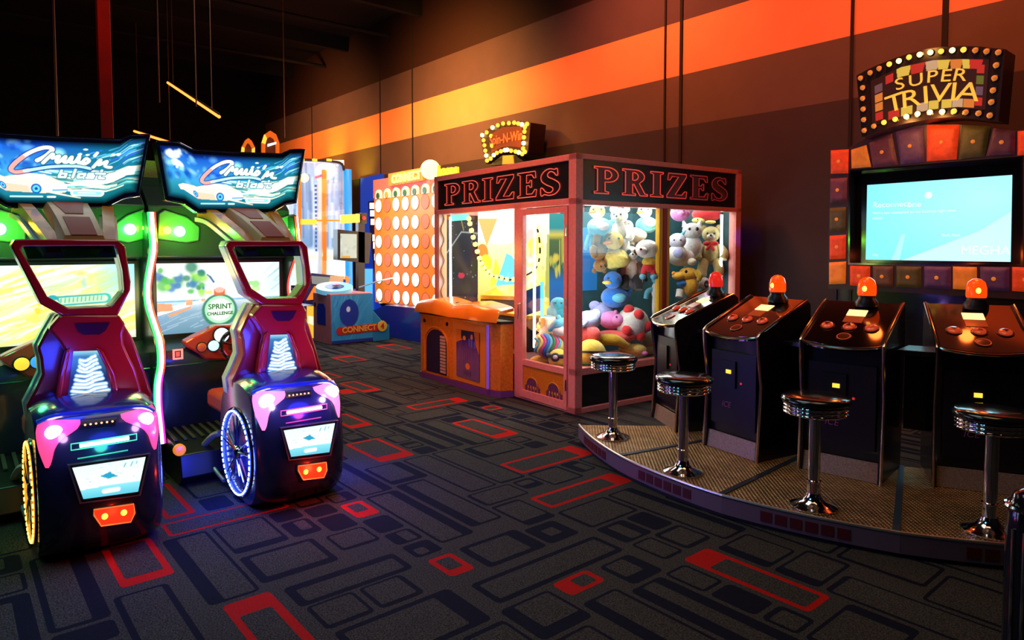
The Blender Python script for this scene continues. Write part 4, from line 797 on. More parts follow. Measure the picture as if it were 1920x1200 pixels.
# ---- display wall
YF = 6.30
def F3(px, py, dy=0.): q = ony(px, py, YF); return Vector((q[0], YF + dy, q[2]))
DW = thing('trivia_display', 'trivia display wall of padded colour squares around a blue screen under a bulb sign', 'arcade display', (-2.1, 6.45, 0))
def dw(v): return (v[0] + 2.1, v[1] - 6.45, v[2])
def dl(L_): return [dw(v) for v in L_]
FRM = mat('display_frame', (.05, .012, .03), .45)
top_ = [(1557, 280), (1590, 278), (1600, 272), (1640, 253), (1690, 240), (1740, 233), (1790, 233), (1840, 238), (1880, 246), (1905, 244), (1925, 240), (1975, 236)]
out = [F3(x, y) for x, y in top_] + [F3(1975, 565), F3(1553, 541)]
hole = [(1591, 319), (1918, 293), (1918, 500), (1590, 496)]
# frame plate: outer shape with the screen opening cut out, made of four bands
g = MB(FRM)
up = [F3(x, y) for x, y in top_]; g.extr(dl(up + [F3(1975, 293), F3(1918, 293), F3(1591, 319), F3(1555, 322)]), (0, .06, 0))
g.extr(dl([F3(1555, 322), F3(1591, 319), F3(1590, 496), F3(1553, 496)]), (0, .06, 0)).extr(dl([F3(1918, 293), F3(1975, 293), F3(1975, 500), F3(1918, 500)]), (0, .06, 0)).extr(dl([F3(1553, 496), F3(1975, 500), F3(1975, 565), F3(1553, 541)]), (0, .06, 0)); g.build('frame_plate', DW)
g = MB(GBLK)  # recess walls of the screen box
q = [F3(*p) for p in hole]; g.ring(dl([v + Vector((0, .0, 0)) for v in [q[3], q[2], q[1], q[0]]]), dl([v for v in [q[3] + Vector((.015, 0, .015)), q[2] + Vector((-.015, 0, .015)), q[1] + Vector((-.015, 0, -.015)), q[0] + Vector((.015, 0, -.015))]]), (0, .16, 0)); g.build('screen_recess', DW)
def F4(px, py, Y=6.42): q = ony(px, py, Y); return Vector((q[0], Y, q[2]))
MB(GBLK).extr(dl([F4(1588, 502), F4(1925, 505), F4(1925, 285), F4(1588, 315)]), (0, .05, 0)).build('television', DW)
cv = Cv(200, 120, (.22, .78, .88)); cv.vgrad([(0, (.20, .72, .86)), (1, (.20, .78, .90))]); cv.mix(np.clip(1 - np.hypot(cv.X - .85, cv.Y - .75) * 1.1, 0, 1) * .55, (.55, .93, .98))
cv.poly([(.28, 0), (.80, .36), (1, .58), (1, 0)], (.50, .92, .96)).poly([(.26, 0), (.30, .34), (.27, .33), (.20, 0)], (.45, .85, .9), .7).ell(.46, .82, .028, .045, (.75, .97, 1), .8)
art('screen_picture', cv, quadfn(*dl([F4(1623, 487, 6.415), F4(1895, 491, 6.415), F4(1898, 328, 6.415), F4(1626, 347, 6.415)])), art_mat('art_tv', 1.35), DW)
TXT = glow('screen_text', (.85, 1., 1.), 1.0)
def scr_text(s_, px, py, size):
    g = MB(TXT); o = F4(px, py, 6.411); ux = F4(px + 10, py - .3, 6.411) - o; add_text(g, s_, size, frame_m(dw(o), (1, 0, -.0), (0, 0, 1)), depth=.0005, align='LEFT'); g.build('screen_writing', DW)
scr_text('Reconnect', 1636, 385, .072); scr_text('one', 1701, 384, .072); scr_text('We\'re not connected to the Internet right now', 1636, 400, .034); scr_text('MENU', 1636, 410, .03); scr_text('Skip', 1636, 478, .028); scr_text('Back,', 1766, 441, .03); scr_text('Next', 1784, 441, .03); scr_text('MEGHA', 1801, 470, .10)
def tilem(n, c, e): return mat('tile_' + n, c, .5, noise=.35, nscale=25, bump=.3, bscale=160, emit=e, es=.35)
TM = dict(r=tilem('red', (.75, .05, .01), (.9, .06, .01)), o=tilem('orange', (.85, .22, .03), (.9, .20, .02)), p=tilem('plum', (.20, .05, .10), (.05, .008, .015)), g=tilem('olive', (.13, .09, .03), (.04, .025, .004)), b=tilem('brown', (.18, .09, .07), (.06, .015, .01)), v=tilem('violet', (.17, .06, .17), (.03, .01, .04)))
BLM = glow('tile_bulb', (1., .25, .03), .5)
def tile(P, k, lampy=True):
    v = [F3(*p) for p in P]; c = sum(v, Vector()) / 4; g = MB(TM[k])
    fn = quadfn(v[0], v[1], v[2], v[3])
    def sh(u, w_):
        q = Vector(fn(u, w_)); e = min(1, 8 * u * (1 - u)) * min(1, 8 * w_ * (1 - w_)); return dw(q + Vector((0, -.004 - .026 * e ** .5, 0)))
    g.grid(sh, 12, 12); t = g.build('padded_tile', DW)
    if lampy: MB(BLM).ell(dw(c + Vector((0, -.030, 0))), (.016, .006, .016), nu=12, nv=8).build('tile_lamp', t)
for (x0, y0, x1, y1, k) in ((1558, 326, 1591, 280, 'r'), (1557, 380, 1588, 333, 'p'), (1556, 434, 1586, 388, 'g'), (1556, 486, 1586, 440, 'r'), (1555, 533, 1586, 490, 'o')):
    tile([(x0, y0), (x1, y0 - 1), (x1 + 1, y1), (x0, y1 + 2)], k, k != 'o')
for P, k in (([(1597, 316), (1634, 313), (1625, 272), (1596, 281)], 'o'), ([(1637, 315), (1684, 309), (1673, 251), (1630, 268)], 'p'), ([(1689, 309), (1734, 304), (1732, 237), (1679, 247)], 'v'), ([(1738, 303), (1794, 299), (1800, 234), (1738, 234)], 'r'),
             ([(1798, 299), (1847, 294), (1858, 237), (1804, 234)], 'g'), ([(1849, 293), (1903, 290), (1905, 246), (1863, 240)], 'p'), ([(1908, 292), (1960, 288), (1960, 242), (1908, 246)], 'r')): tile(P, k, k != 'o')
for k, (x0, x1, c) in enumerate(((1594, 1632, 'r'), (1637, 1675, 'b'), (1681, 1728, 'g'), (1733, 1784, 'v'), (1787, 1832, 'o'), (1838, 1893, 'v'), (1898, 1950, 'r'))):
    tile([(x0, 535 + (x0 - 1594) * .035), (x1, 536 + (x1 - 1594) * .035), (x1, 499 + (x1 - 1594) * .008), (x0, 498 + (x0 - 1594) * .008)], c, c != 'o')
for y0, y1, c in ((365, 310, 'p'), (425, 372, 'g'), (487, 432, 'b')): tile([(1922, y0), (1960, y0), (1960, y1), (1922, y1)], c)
MB(PB).box(-.80, .02, 0, -.70, .10, 2.3).box(.72, .02, 0, .82, .10, 2.3).box(-.70, .03, .10, .72, .08, 1.12).box(-.6, -.10, 0, .8, .35, .10).build('stand', DW)
MB(CHR).cyl(dw(F3(1566, 563, .03)), dw(F3(1566, 541, .03)), .012, 8).build('stand_edge', DW)
# marquee with chasing bulbs
SG = 6.10
def F5(px, py, dy=0.): q = ony(px, py, SG); return Vector((q[0], SG + dy, q[2]))
tp = [(1606, 142), (1625, 131), (1650, 120), (1675, 110), (1705, 100), (1735, 92), (1765, 88), (1800, 86), (1835, 87), (1860, 90), (1885, 92)]
bt = [(1872, 226), (1850, 225), (1820, 221), (1790, 219), (1760, 221), (1730, 226), (1700, 231), (1670, 239), (1640, 249), (1616, 258)]
MB(mat('marquee_black', (.02, .006, .006), .35)).extr(dl([F5(*p) for p in tp + bt]), (0, .26, 0)).build('marquee_box', DW)
cv = Cv(220, 130, (.045, .006, .004))
# (u from left to right, v from bottom to top of the sign face)
sq = [(.03, .88, 'p'), (.03, .70, 'o'), (.03, .50, 'o'), (.03, .30, 'r')]
CC = dict(p=(.22, .08, .09), o=(.95, .25, .04), r=(.75, .03, .02), g=(.18, .16, .02), y=(1., .62, .08), w=(.8, .45, .25), v=(.2, .08, .12))
for x, y, k in ((.03, .68, 'p'), (.03, .48, 'o'), (.03, .28, 'o'), (.03, .08, 'r'), (.12, .78, 'r'), (.90, .72, 'r'), (.90, .50, 'g'), (.90, .28, 'v'), (.90, .07, 'r')): cv.rect(x, y, x + .065, y + .17, CC[k])
for k, (x, c) in enumerate(((.22, 'y'), (.33, 'r'), (.45, 'w'), (.55, 'y'), (.67, 'o'), (.78, 'y'), (.84, 'r'))): cv.poly([(x, .80), (x + .09, .80), (x + .11, .99), (x - .01, .99)], CC[c])
for k, (x, c) in enumerate(((.14, 'r'), (.25, 'y'), (.38, 'w'), (.48, 'y'), (.60, 'y'), (.70, 'w'), (.80, 'o'))): cv.rect(x, .03, x + .095, .20, CC[c])
cv.c *= .75
ln = lambda A, B, u: A + (B - A) * u
def sface(u, v):
    t = [(1633, 152), (1690, 125), (1750, 112), (1800, 110), (1855, 111)]; b = [(1636, 236), (1690, 221), (1745, 208), (1795, 203), (1848, 206)]
    def ip(P): xs = np.linspace(0, 1, 5); return np.interp(u, xs, [p[0] for p in P]), np.interp(u, xs, [p[1] for p in P])
    (xa, ya), (xb, yb) = ip(t), ip(b); return dw(F5(ln(xb, xa, v), ln(yb, ya, v), -.004))
art('sign_face', cv, sface, art_mat('art_sign', 1.0), DW)
GOLD = glow('sign_gold', (1., .50, .06), .9)
def curved(word, u0, u1, v, h, par, M=GOLD):
    n = len(word); adv = (u1 - u0) / (n - 1)
    for i, ch in enumerate(word):
        u = u0 + adv * i; a, b = Vector(sface(u - .02, v)), Vector(sface(u + .02, v)); up_ = Vector(sface(u, v + .05)) - Vector(sface(u, v))
        g = MB(M); c = Vector(sface(u, v)) + Vector((0, -.006, 0)); add_text(g, ch, h, frame_m(c, b - a, (0, 0, 1)), depth=.003, bold=.0, sx=1.25); g.build('sign_letter', par)
curved('SUPER', .24, .76, .66, .135, DW); curved('TRIVIA', .20, .84, .32, .20, DW)
bl_on = glow('bulb_on', (1., .62, .15), 6); bl_mid = glow('bulb_mid', (1., .50, .06), 1.6); bl_off = mat('bulb_off', (.6, .22, .05), .15, emit=(1., .35, .06), es=.35)
def bulbs(P, par, S=None, r=.021, fn=F5):
    S = S or {}
    for i, p in enumerate(P):
        M = {2: bl_on, 1: bl_mid, 0: bl_off}[p[2]]
        v = fn(p[0], p[1], 0); g = MB(M, GBLK); g.ell(par['_f'](v + Vector((0, -.018, 0))) if False else dw(v + Vector((0, -.018, 0))), r, nu=12, nv=8); g.use(1).lathe([(r * 1.25, 0), (r * 1.3, -.008), (r * .8, -.012)], dw(v), 14, 'Y'); g.build('bulb', par)
bulbs([(1615, 147, 0), (1633, 137, 0), (1650, 129, 0), (1669, 121, 1), (1687, 115, 2), (1706, 108, 1), (1726, 103, 2), (1746, 99, 2), (1766, 97, 1), (1787, 95, 2), (1808, 94, 1), (1830, 95, 0), (1851, 97, 0), (1873, 99, 0),
       (1619, 165, 0), (1619, 185, 0), (1620, 205, 0), (1621, 225, 0), (1622, 245, 0), (1640, 237, 0), (1659, 230, 1), (1680, 224, 1), (1701, 219, 2), (1722, 214, 2), (1745, 211, 2), (1768, 210, 2), (1790, 209, 1), (1812, 211, 0), (1836, 213, 0), (1857, 217, 0),
       (1869, 123, 0), (1866, 147, 0), (1863, 170, 0), (1860, 192, 0)], DW)
for px, py in ((1700, 215), (1760, 208)): q = F5(px, py + 16, -.10); lamp('sign_light', 'POINT', q, (1., .45, .1), 3.0, .05)
q = F5(1740, 90, -.1); lamp('sign_light', 'POINT', q, (1., .45, .1), 2.0, .05)
lamp('screen_spill', 'AREA', (-2.1, 6.2, 1.72), (.4, .85, 1.), 6, 1.0, .6, (-2.1, 4, 1.4))
# shiny black and chrome rail post in the right foreground
o = onz(1926, 1328)
rp = thing('queue_post', 'glossy black and chrome rounded post at the bottom right corner', 'post', (o[0], o[1], 0))
MB(GBLK).lathe([(.075, 0), (.075, .60), (.072, .66), (.055, .705), (.03, .72), (0, .722)], (0, 0, 0), 32).build('post_body', rp)
for k in range(4): a = math.radians(-120 + k * 25); MB(CHR).cyl((.078 * math.cos(a), .078 * math.sin(a), 0), (.078 * math.cos(a), .078 * math.sin(a), .60), .005, 6).build('chrome_fin', rp)
MB(CHR).tube([(.073 * math.cos(a * PI / 14), .073 * math.sin(a * PI / 14), .665) for a in range(28)], .010, 8, closed=True).build('chrome_collar', rp)
# ================================================================ DRIVING GAMES (two of the same kind, one metre apart)
XS = -4.70; YR = 1.57
def U(px, py, X): q = onx(px, py, X); return Vector((X - XS, q[1] - YR, q[2]))
RED = mat('seat_red', (.55, .012, .012), .22, coat=.5, noise=.12, nscale=10); DNAVY = mat('body_navy', (.012, .016, .05), .22, coat=.6)
ORG = mat('arm_orange', (.60, .19, .02), .25, coat=.4); ORD = mat('arm_inset', (.30, .03, .012), .5); PNL = mat('panel_green_black', (.03, .05, .035), .3, coat=.3)
YMESH = mat('speaker_mesh', (.45, .35, .06), .7, noise=.5, nscale=260); PALE = mat('seat_lining_silver', (.62, .60, .52), .28, coat=.3)
TREAD = mat('step_rubber', (.10, .10, .10), .35, .4)
MQ = [(293, 268), (335, 270), (362, 284), (440, 289), (530, 292), (545, 284), (572, 283)]
MQB = [(311, 371), (347, 378), (373, 396), (440, 397), (507, 396), (535, 380), (556, 377)]
def mtop(x): return np.interp(x, [p[0] for p in MQ], [p[1] for p in MQ])
def mface(u, v, X=-4.70, dx=0.):
    xt = 293 + (572 - 293) * u; xb = 311 + (556 - 311) * u
    yt = np.interp(xt, [p[0] for p in MQ], [p[1] for p in MQ]); yb = np.interp(xb, [p[0] for p in MQB], [p[1] for p in MQB])
    q = U(xb + (xt - xb) * v, yb + (yt - yb) * v, X); q.x += dx; return q
def mq_uv(px, py):   # traced pixel -> picture coordinate
    yt = mtop(px); yb = np.interp(px, [p[0] for p in MQB], [p[1] for p in MQB]); v = (yb - py) / (yb - yt)
    xl = 311 + (293 - 311) * v; xr = 556 + (572 - 556) * v; return ((px - xl) / (xr - xl), v)
def z2(L): return [mq_uv(280 + x / 6, 240 + y / 6) for x, y in L]
def marquee_art(seed):
    c = Cv(300, 130, (.02, .10, .5)); c.vgrad([(0, (.01, .18, .25)), (.25, (.05, .35, .45)), (.5, (.10, .45, .75)), (1, (.01, .10, .55))])
    c.mix(np.clip((c.X - .45) * 3, 0, 1) * .75, (.01, .22, .24)); c.blobs(60, (0, .35, .42, 1), (.03, .09), [(.25, .6, 1.), (.05, .25, .85), (.45, .8, 1), (.0, .08, .5)], seed, .7, .6)
    c.blobs(14, (.05, .6, .14, .95), (.03, .08), [(.85, .95, 1)], 5, .5, .9).streaks(34, (.66, .55, 1, .95), (.1, .35), (18, 30), (.01, .03), [(.4, .8, 1.), (.1, .2, .9), (.6, .95, 1), (.15, .6, .8)], 6)
    c.ell(.54, .80, .05, .12, (.5, 1., 1.), soft=.9).blobs(8, (.45, .7, .9, .95), (.01, .03), [(.8, 1, 1)], 3)
    c.streaks(60, (.40, .18, .95, .55), (.2, .7), (-14, 8), (.012, .05), [(1, 1, .95), (.6, .95, .9), (1, .95, .75), (.3, .75, .7), (.05, .3, .3)], 9, .8)
    c.poly([(.66, .30), (.97, .34), (.98, .50), (.7, .48)], (.95, 1, .98), .85)
    # the car
    c.poly(z2([(300, 640), (480, 640), (600, 650), (700, 625), (860, 640), (960, 690), (1050, 740), (1060, 800), (1040, 830), (840, 835), (740, 830), (500, 780), (330, 700)]), (1., .80, .68)).poly(z2([(620, 660), (700, 635), (850, 650), (900, 680), (760, 690)]), (1, .95, .95)).poly(z2([(500, 700), (720, 760), (740, 830), (500, 780)]), (1., .60, .45), .8).poly(z2([(830, 700), (1050, 745), (1055, 800), (850, 820)]), (1, .93, .88))
    for x, y, r in ((790, 790, 52), (505, 740, 34)):
        a, b = mq_uv(280 + x / 6, 240 + y / 6); c.ell(a, b, r / 1640, r / 620, (.02, .20, .55)).ell(a, b, r / 2400, r / 900, (.2, .65, .95)).ell(a, b, r / 5000, r / 2000, (.02, .15, .4))
    c.line(z2([(935, 805), (1055, 800)]), .03, (.2, .5, .8))
    big = smooth(z2([(800, 495), (870, 450), (930, 385), (905, 358), (830, 368), (720, 425), (620, 515), (575, 580), (590, 612), (640, 618), (790, 585), (950, 557), (1150, 552), (1260, 575)]), 5)
    n = len(big); c.line(big, .085, (.02, .08, .35)); c.line(big[:n // 2 + 6], .055, (1., .85, .85)); c.line(big[n // 2 - 6:n * 3 // 4], .055, (1., .45, .40)); c.line(big[n * 3 // 4 - 2:], .045, (.55, .95, .85)); c.line(big[:n // 3], .055, (1, 1, 1))
    scr = smooth(z2([(850, 520), (935, 425), (930, 470), (990, 445), (965, 495), (985, 512), (1045, 450), (1030, 505), (1060, 508), (1100, 455), (1090, 512), (1130, 505), (1165, 450), (1155, 512), (1190, 508), (1225, 470), (1250, 495), (1215, 525), (1180, 520)]), 4)
    c.line(scr, .075, (.02, .2, .25)); c.line(scr, .045, (1, 1, .92)); n2 = smooth(z2([(1285, 560), (1350, 480), (1335, 535), (1405, 490), (1390, 540), (1440, 548)]), 4); c.line(n2, .07, (.02, .2, .25)); c.line(n2, .045, (.85, 1, .92)); c.line(z2([(1300, 440), (1322, 410)]), .04, (1, 1, 1)); c.line(z2([(1165, 430), (1175, 425)]), .04, (1, 1, 1))
    for st in ([(1010, 600), (985, 665), (1040, 668), (1050, 630), (1000, 630)], [(1130, 590), (1105, 670)], [(1215, 630), (1160, 635), (1150, 670), (1200, 668), (1215, 635), (1205, 675)], [(1300, 628), (1245, 632), (1240, 650), (1290, 652), (1280, 675), (1225, 672)], [(1360, 595), (1335, 675), (1375, 672)], [(1310, 625), (1385, 622)]):
        c.line(z2(st), .060, (.05, .30, .35)); c.line(z2(st), .032, (1, 1, 1))
    c.line(z2([(1120, 830), (1340, 835)]), .11, (.9, 1, 1)).line(z2([(1125, 830), (1335, 835)]), .06, (.35, .75, .85)); c.line(z2([(1150, 830), (1300, 833)]), .015, (1, 1, 1)); c.line(z2([(570, 873), (840, 873)]), .025, (.6, .95, 1)).line(z2([(890, 875), (950, 875)]), .03, (.8, 1, 1))
    c.c = c.c ** 1.35
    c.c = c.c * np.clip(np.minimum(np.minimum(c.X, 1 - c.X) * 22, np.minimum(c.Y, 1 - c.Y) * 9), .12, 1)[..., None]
    return c
def right_screen():
    c = Cv(200, 116, (.9, 1, 1)); c.vgrad([(0, (.13, .28, .38)), (.30, (.25, .42, .55)), (.44, (.6, .75, .85)), (.46, (.05, .40, .65)), (.48, (.85, 1, 1)), (1, (1, 1, 1))])
    c.blobs(36, (.0, .58, .36, .98), (.04, .10), [(.08, .5, .08), (.02, .25, .15), (.35, .75, .1), (.85, 1, .85), (.05, .2, .5)], 2, .5, .9).blobs(9, (.7, .5, .8, .75), (.03, .06), [(.3, .8, .3), (.5, .9, .4)], 3)
    c.poly([(0, .30), (.42, .50), (.62, .50), (1, .38), (1, .30), (.8, .45), (.6, .5)], (.8, .85, .9), .4).poly([(0, .36), (.35, .47), (.42, .47), (.0, .26)], (1, .98, .95)).poly([(.0, .44), (.11, .43), (.12, .33), (0, .32)], (1, .35, .15)).poly([(.22, .47), (.27, .47), (.27, .40), (.22, .40)], (1, .4, .2)).poly([(.34, .48), (.37, .48), (.37, .44), (.34, .44)], (1, .45, .25)).poly([(.08, .27), (.26, .38), (.26, .35), (.09, .24)], (1, .35, .15))
    c.streaks(90, (0, 0, 1, .42), (.1, .3), (10, 30), (.004, .012), [(.6, .75, .85), (.2, .4, .55), (.8, .9, 1)], 4, .35)
    c.ell(.485, .30, .15, .255, (.04, .22, .14)).ell(.485, .31, .125, .21, (.45, .95, .55)).ell(.485, .31, .10, .17, (.85, 1, .85)).rect(.44, .53, .53, .61, (.9, .15, .05)).ell(.485, .60, .04, .045, (1, .5, .4)).ell(.40, .57, .03, .03, (1, .85, .2)).line([(.41, .80), (.44, .72)], .03, (.05, .15, .3)).line([(.39, .83), (.42, .78)], .02, (.05, .15, .3))
    c.poly([(.82, .6), (1, .95), (1, .55), (.85, .50)], (.75, .9, .95), .8).streaks(10, (.85, .5, 1, .9), (.2, .4), (30, 45), (.01, .02), [(.4, .65, .7)], 8, .6); return c
def left_screen():
    c = Cv(200, 116, (.9, .95, .7)); c.vgrad([(0, (.65, .75, .55)), (.3, (.95, .85, .30)), (.6, (1, 1, .6)), (1, (.95, 1, 1))])
    c.streaks(170, (-.2, 0, 1, .8), (.3, 1.1), (12, 30), (.015, .06), [(1, .85, .12), (1, 1, .9), (.7, .75, .15), (.95, .8, .05), (1, 1, 1), (.75, .85, .6)], 1, .55)
    c.blobs(7, (.58, .70, .72, .9), (.04, .08), [(1, .75, .1), (.4, .8, .8), (1, .9, .4)], 3, .7, .8).mix(np.clip((c.X - .70) * 4, 0, 1) * np.clip((c.Y - .45) * 4, 0, 1) * .8, (.25, .85, .85)).blobs(5, (.35, .40, .45, .5), (.03, .05), [(.9, .7, .05)], 4, .7)
    c.line([(.46, .53), (.80, .55)], .13, (.02, .45, .45)).line([(.47, .53), (.79, .55)], .085, (.75, 1, .7)); c.ell(.46, .53, .045, .09, (.02, .45, .5)).blobs(4, (.43, .50, .49, .56), (.01, .02), [(.9, 1, 1)], 2); 
    for k in range(11): c.line([(.51 + k * .026, .512 + k * .002), (.513 + k * .026, .562 + k * .002)], .016, (.1, .5, .25))
    c.line([(.30, .65), (.36, .78), (.42, .80)], .012, (.6, .7, .75), .6).line([(.40, .70), (.46, .76), (.45, .68)], .012, (.6, .7, .75), .5); return c
def rear_art():
    c = Cv(80, 50, (.85, 1, 1)); c.vgrad([(0, (.10, .55, .70)), (.3, (.25, .75, .85)), (.34, (.9, 1, 1)), (1, (.75, .98, 1))]); c.blobs(26, (.05, .35, .95, .95), (.015, .04), [(.15, .5, .65), (.4, .75, .85), (.6, .85, .9)], 7, .5, .7)
    c.poly([(.34, .62), (.5, .72), (.52, .66), (.62, .55), (.46, .52)], (.02, .35, .55)).line([(.38, .15), (.62, .16)], .13, (1, 1, 1)).line([(.70, .8), (.72, .9)], .03, (.1, .4, .5)).line([(.80, .8), (.82, .92)], .03, (.1, .4, .5)).line([(.88, .85), (.88, .9)], .03, (.1, .4, .5)).poly([(0, .34), (.2, .42), (.3, .3), (.0, .28)], (1, .95, .9)); return c
PROF = [(0, -3.88), (.03, -3.80), (.10, -3.735), (.20, -3.705), (.32, -3.70), (.45, -3.715), (.56, -3.74), (.64, -3.775), (.70, -3.83), (.735, -3.91), (.755, -4.05), (.74, -4.20), (.68, -4.32), (.55, -4.40), (.30, -4.43), (.10, -4.40), (.02, -4.33), (0, -4.22)]
BCX, BCZ, BW = -4.06, .37, .262
def bshr(y): return 1 - .05 * (min(abs(y), BW) / BW) ** 4
def bq(y): return .17 * (min(abs(y), BW) / BW) ** 5
def rearX(y, z):
    s = bshr(y); zz = (z - BCZ) / s + BCZ; d = np.interp(zz, [p[0] for p in PROF[:10]], [p[1] for p in PROF[:10]]) - BCX; return BCX + s * d * (1 - bq(y))
def onrear(y, z, o=.004): return (rearX(y, z) - XS + o, y, z)
def rp(px, py, o=.004):
    q = onx(px, py, -3.73); 
    for _ in range(4): q = onx(px, py, rearX(q[1] - YR, q[2]))
    return onrear(q[1] - YR, q[2], o)
def racer(name_lab, y0, right):
    T = thing('driving_game', name_lab, 'driving game', (XS, y0, 0), 0, 'driving arcade games in a row')
    G1 = (.15, 1., .35); cA = (.10, 1., .45)
    # ---- cabinet
    g = MB(PNL, YMESH, BLK); X = lambda v: v - XS
    g.use(2).box(X(-5.95), -.47, 0, X(-5.22), .47, 1.45)
    g.build('cabinet', T)
    g = MB(PNL); g.extr([(X(-5.30), -.49, 1.40), (X(-5.12), -.49, 1.43), (X(-5.12), -.49, 1.78), (X(-5.30), -.49, 1.92), (X(-5.6), -.49, 1.92), (X(-5.6), -.49, 1.40)], (0, .98, 0)); up = g.build('upper_panel', T, bevel=.006)
    MB(YMESH, mat('green_mesh', (.03, .10, .04), .7, noise=.5, nscale=260)).box(X(-5.5), -.49, 2.0, X(-5.44), .49, 2.12).use(1).box(X(-5.5), -.49, 1.90, X(-5.44), .49, 2.0).build('speaker_band', T)
    s_ = U(294, 619, -5.2); q = [Vector((X(-5.2), -.435, .886)), Vector((X(-5.2), .432, .886)), Vector((X(-5.2), .432, 1.385)), Vector((X(-5.2), -.435, 1.385))]
    MB(BLK).ring([(v.x, v.y * 1.05, v.z + dz) for v, dz in zip(q, (-.03, -.03, .02, .02))], [tuple(v) for v in q], (.015, 0, 0)).build('screen_bezel', T)
    sp = art('screen', right_screen() if right else left_screen(), quadfn(*[tuple(v + Vector((.004, 0, 0))) for v in q]), art_mat('art_screen', 1.25), T)
    if right:
        for s, y, z, h in (('SPRINT', -.013, 1.062, .052), ('CHALLENGE', -.013, 1.012, .033)):
            g = MB(mat('ink_green', (.02, .25, .10), .5)); add_text(g, s, h, frame_m((X(-5.2) + .008, y, z), (0, 1, 0), (0, 0, 1)), depth=.0006, bold=.0012); g.build('screen_writing', sp)
    # lower cabinet front, sloping toe
    g = MB(mat('cabinet_navy', (.008, .014, .03), .3, coat=.3)); g.extr([(X(-5.2), -.47, .86), (X(-4.98), -.47, .80), (X(-4.95), -.47, .70), (X(-5.05), -.47, .10), (X(-5.4), -.47, .0), (X(-5.4), -.47, .86)], (0, .94, 0)); lc = g.build('lower_panel', T)
    MB(mat('edge_line', (.1, .3, .3), .2, .8)).tube([(X(-4.948), -.46, .70), (X(-4.948), .46, .70)], .005, 6).build('panel_edge', lc)
    # dashboard fairing, traced (right game) in the plane X=-4.9
    D = [(346, 642), (362, 633), (405, 611), (455, 609), (500, 609), (525, 620), (528, 655), (505, 678), (440, 676), (385, 674), (372, 663), (352, 652)]
    g = MB(mat('dash_red', (.50, .02, .015), .2, coat=.5)); dd = [U(x, y, -4.90) for x, y in D]; g.extr(dd, (-.12, 0, 0)); ds = g.build('dashboard', T, bevel=.012)
    for px, py, r, c, e in ((400, 648, .036, (.5, .85, 1.), 1.4), (415, 628, .05, (.75, .95, 1.), 1.2), (378, 651, .030, (.8, .1, .03), .35)) if right else ((400, 649, .036, (.05, .35, 1.), 1.0), (378, 652, .038, (1., .55, .04), 1.3)):
        v = U(px, py, -4.898); g = MB(glow('dash_lamp_%d_%d' % (px, right), c, e), BLK); g.lathe([(r, -.005), (r, .008), (r * .7, .016), (0, .018)], v, 20, 'X').use(1).lathe([(r * 1.2, -.006), (r * 1.2, .005), (r, .008)], v, 20, 'X'); g.build('dash_button', ds)
    # steering wheel
    w = U(445, 648, -4.78); R = .105; Rm = rot('Y', -22)
    sw = MB(GBLK); sw.tube([w + Rm @ Vector((0, R * math.cos(a * PI / 16), R * math.sin(a * PI / 16))) for a in range(32)], .014, 8, closed=True); sw.lathe([(.035, -.03), (.035, .0), (.02, .012), (0, .014)], w, 16, 'X')
    for a in (20, 160, 270): sw.tube([w, w + Rm @ Vector((0, R * math.cos(math.radians(a)), R * math.sin(math.radians(a))))], .009, 6)
    sw.cyl(w, w + Vector((-.14, 0, -.03)), .022, 12); sw.build('steering_wheel', T)
    # square start button with a neon outline
    cN = (1., .12, .10) if right else (.15, 1., .5); v = U(334, 664.5, -4.90) if right else U(334, 664.5, -4.90)
    g = MB(glow('start_outline_%d' % right, cN, 3)); h = .031; g.ring([v + Vector((0, a * h, b * h * 1.1)) for a, b in ((-1, -1), (1, -1), (1, 1), (-1, 1))], [v + Vector((0, a * h * .68, b * h * .78)) for a, b in ((-1, -1), (1, -1), (1, 1), (-1, 1))], (-.012, 0, 0)); so = g.build('start_button', T)
    MB(glow('start_core_%d' % right, cN, .7)).box(v.x - .01, v.y - .012, v.z - .016, v.x - .004, v.y + .012, v.z + .016).build('start_icon', so)
    # ---- step with rubber treads
    g = MB(BLK); g.extr([(X(-5.2), -.47, 0), (X(-4.56), -.47, 0), (X(-4.50), -.47, .06), (X(-4.53), -.47, .20), (X(-4.72), -.47, .235), (X(-5.2), -.47, .26)], (0, .80, 0)); st_ = g.build('step', T, bevel=.006)
    g = MB(TREAD)
    for k in range(14): y = -.45 + k * .055; g.extr([(X(-5.1), y, .262), (X(-4.73), y, .242), (X(-4.73), y, .250), (X(-5.1), y, .27)], (0, .02, 0))
    g.build('step_ribs', st_)
    v = U(337, 844, -4.50); MB(mat('amber_lens', (.85, .22, .01), .3, emit=(1., .25, .02), es=.75), BLK).lathe([(.036, -.02), (.036, .004), (.028, .012), (0, .014)], v, 20, 'X').build('step_lamp', st_)
    MB(BLK).box(X(-4.6), -.12, .03, X(-4.35), .12, .14).build('seat_rail', T, bevel=.01)
    MB(mat('seat_rail_cover', (.35, .38, .35), .35, .5)).tube(smooth([(X(-4.62), -.30, .22), (X(-4.50), -.28, .30), (X(-4.42), -.26, .33)], 4), [.02] * 9, 8).tube(smooth([(X(-4.58), -.28, .12), (X(-4.48), -.27, .07), (X(-4.36), -.26, .04)], 4), [.012] * 9, 8).build('rail_struts', T)
    # ---- neon side strips and side panel
    ytr = [(283, 398), (286, 440), (287, 470), (277, 530), (278, 570), (290, 610), (299, 640), (302, 680), (296, 720), (296, 760), (300, 800), (303, 832)]
    pts = []
    for px, py in ytr:
        q = ony(px, py, 1.07); pts.append(Vector((q[0] - XS, 0, q[2])))
    pp = smooth([tuple(p) for p in pts], 4)
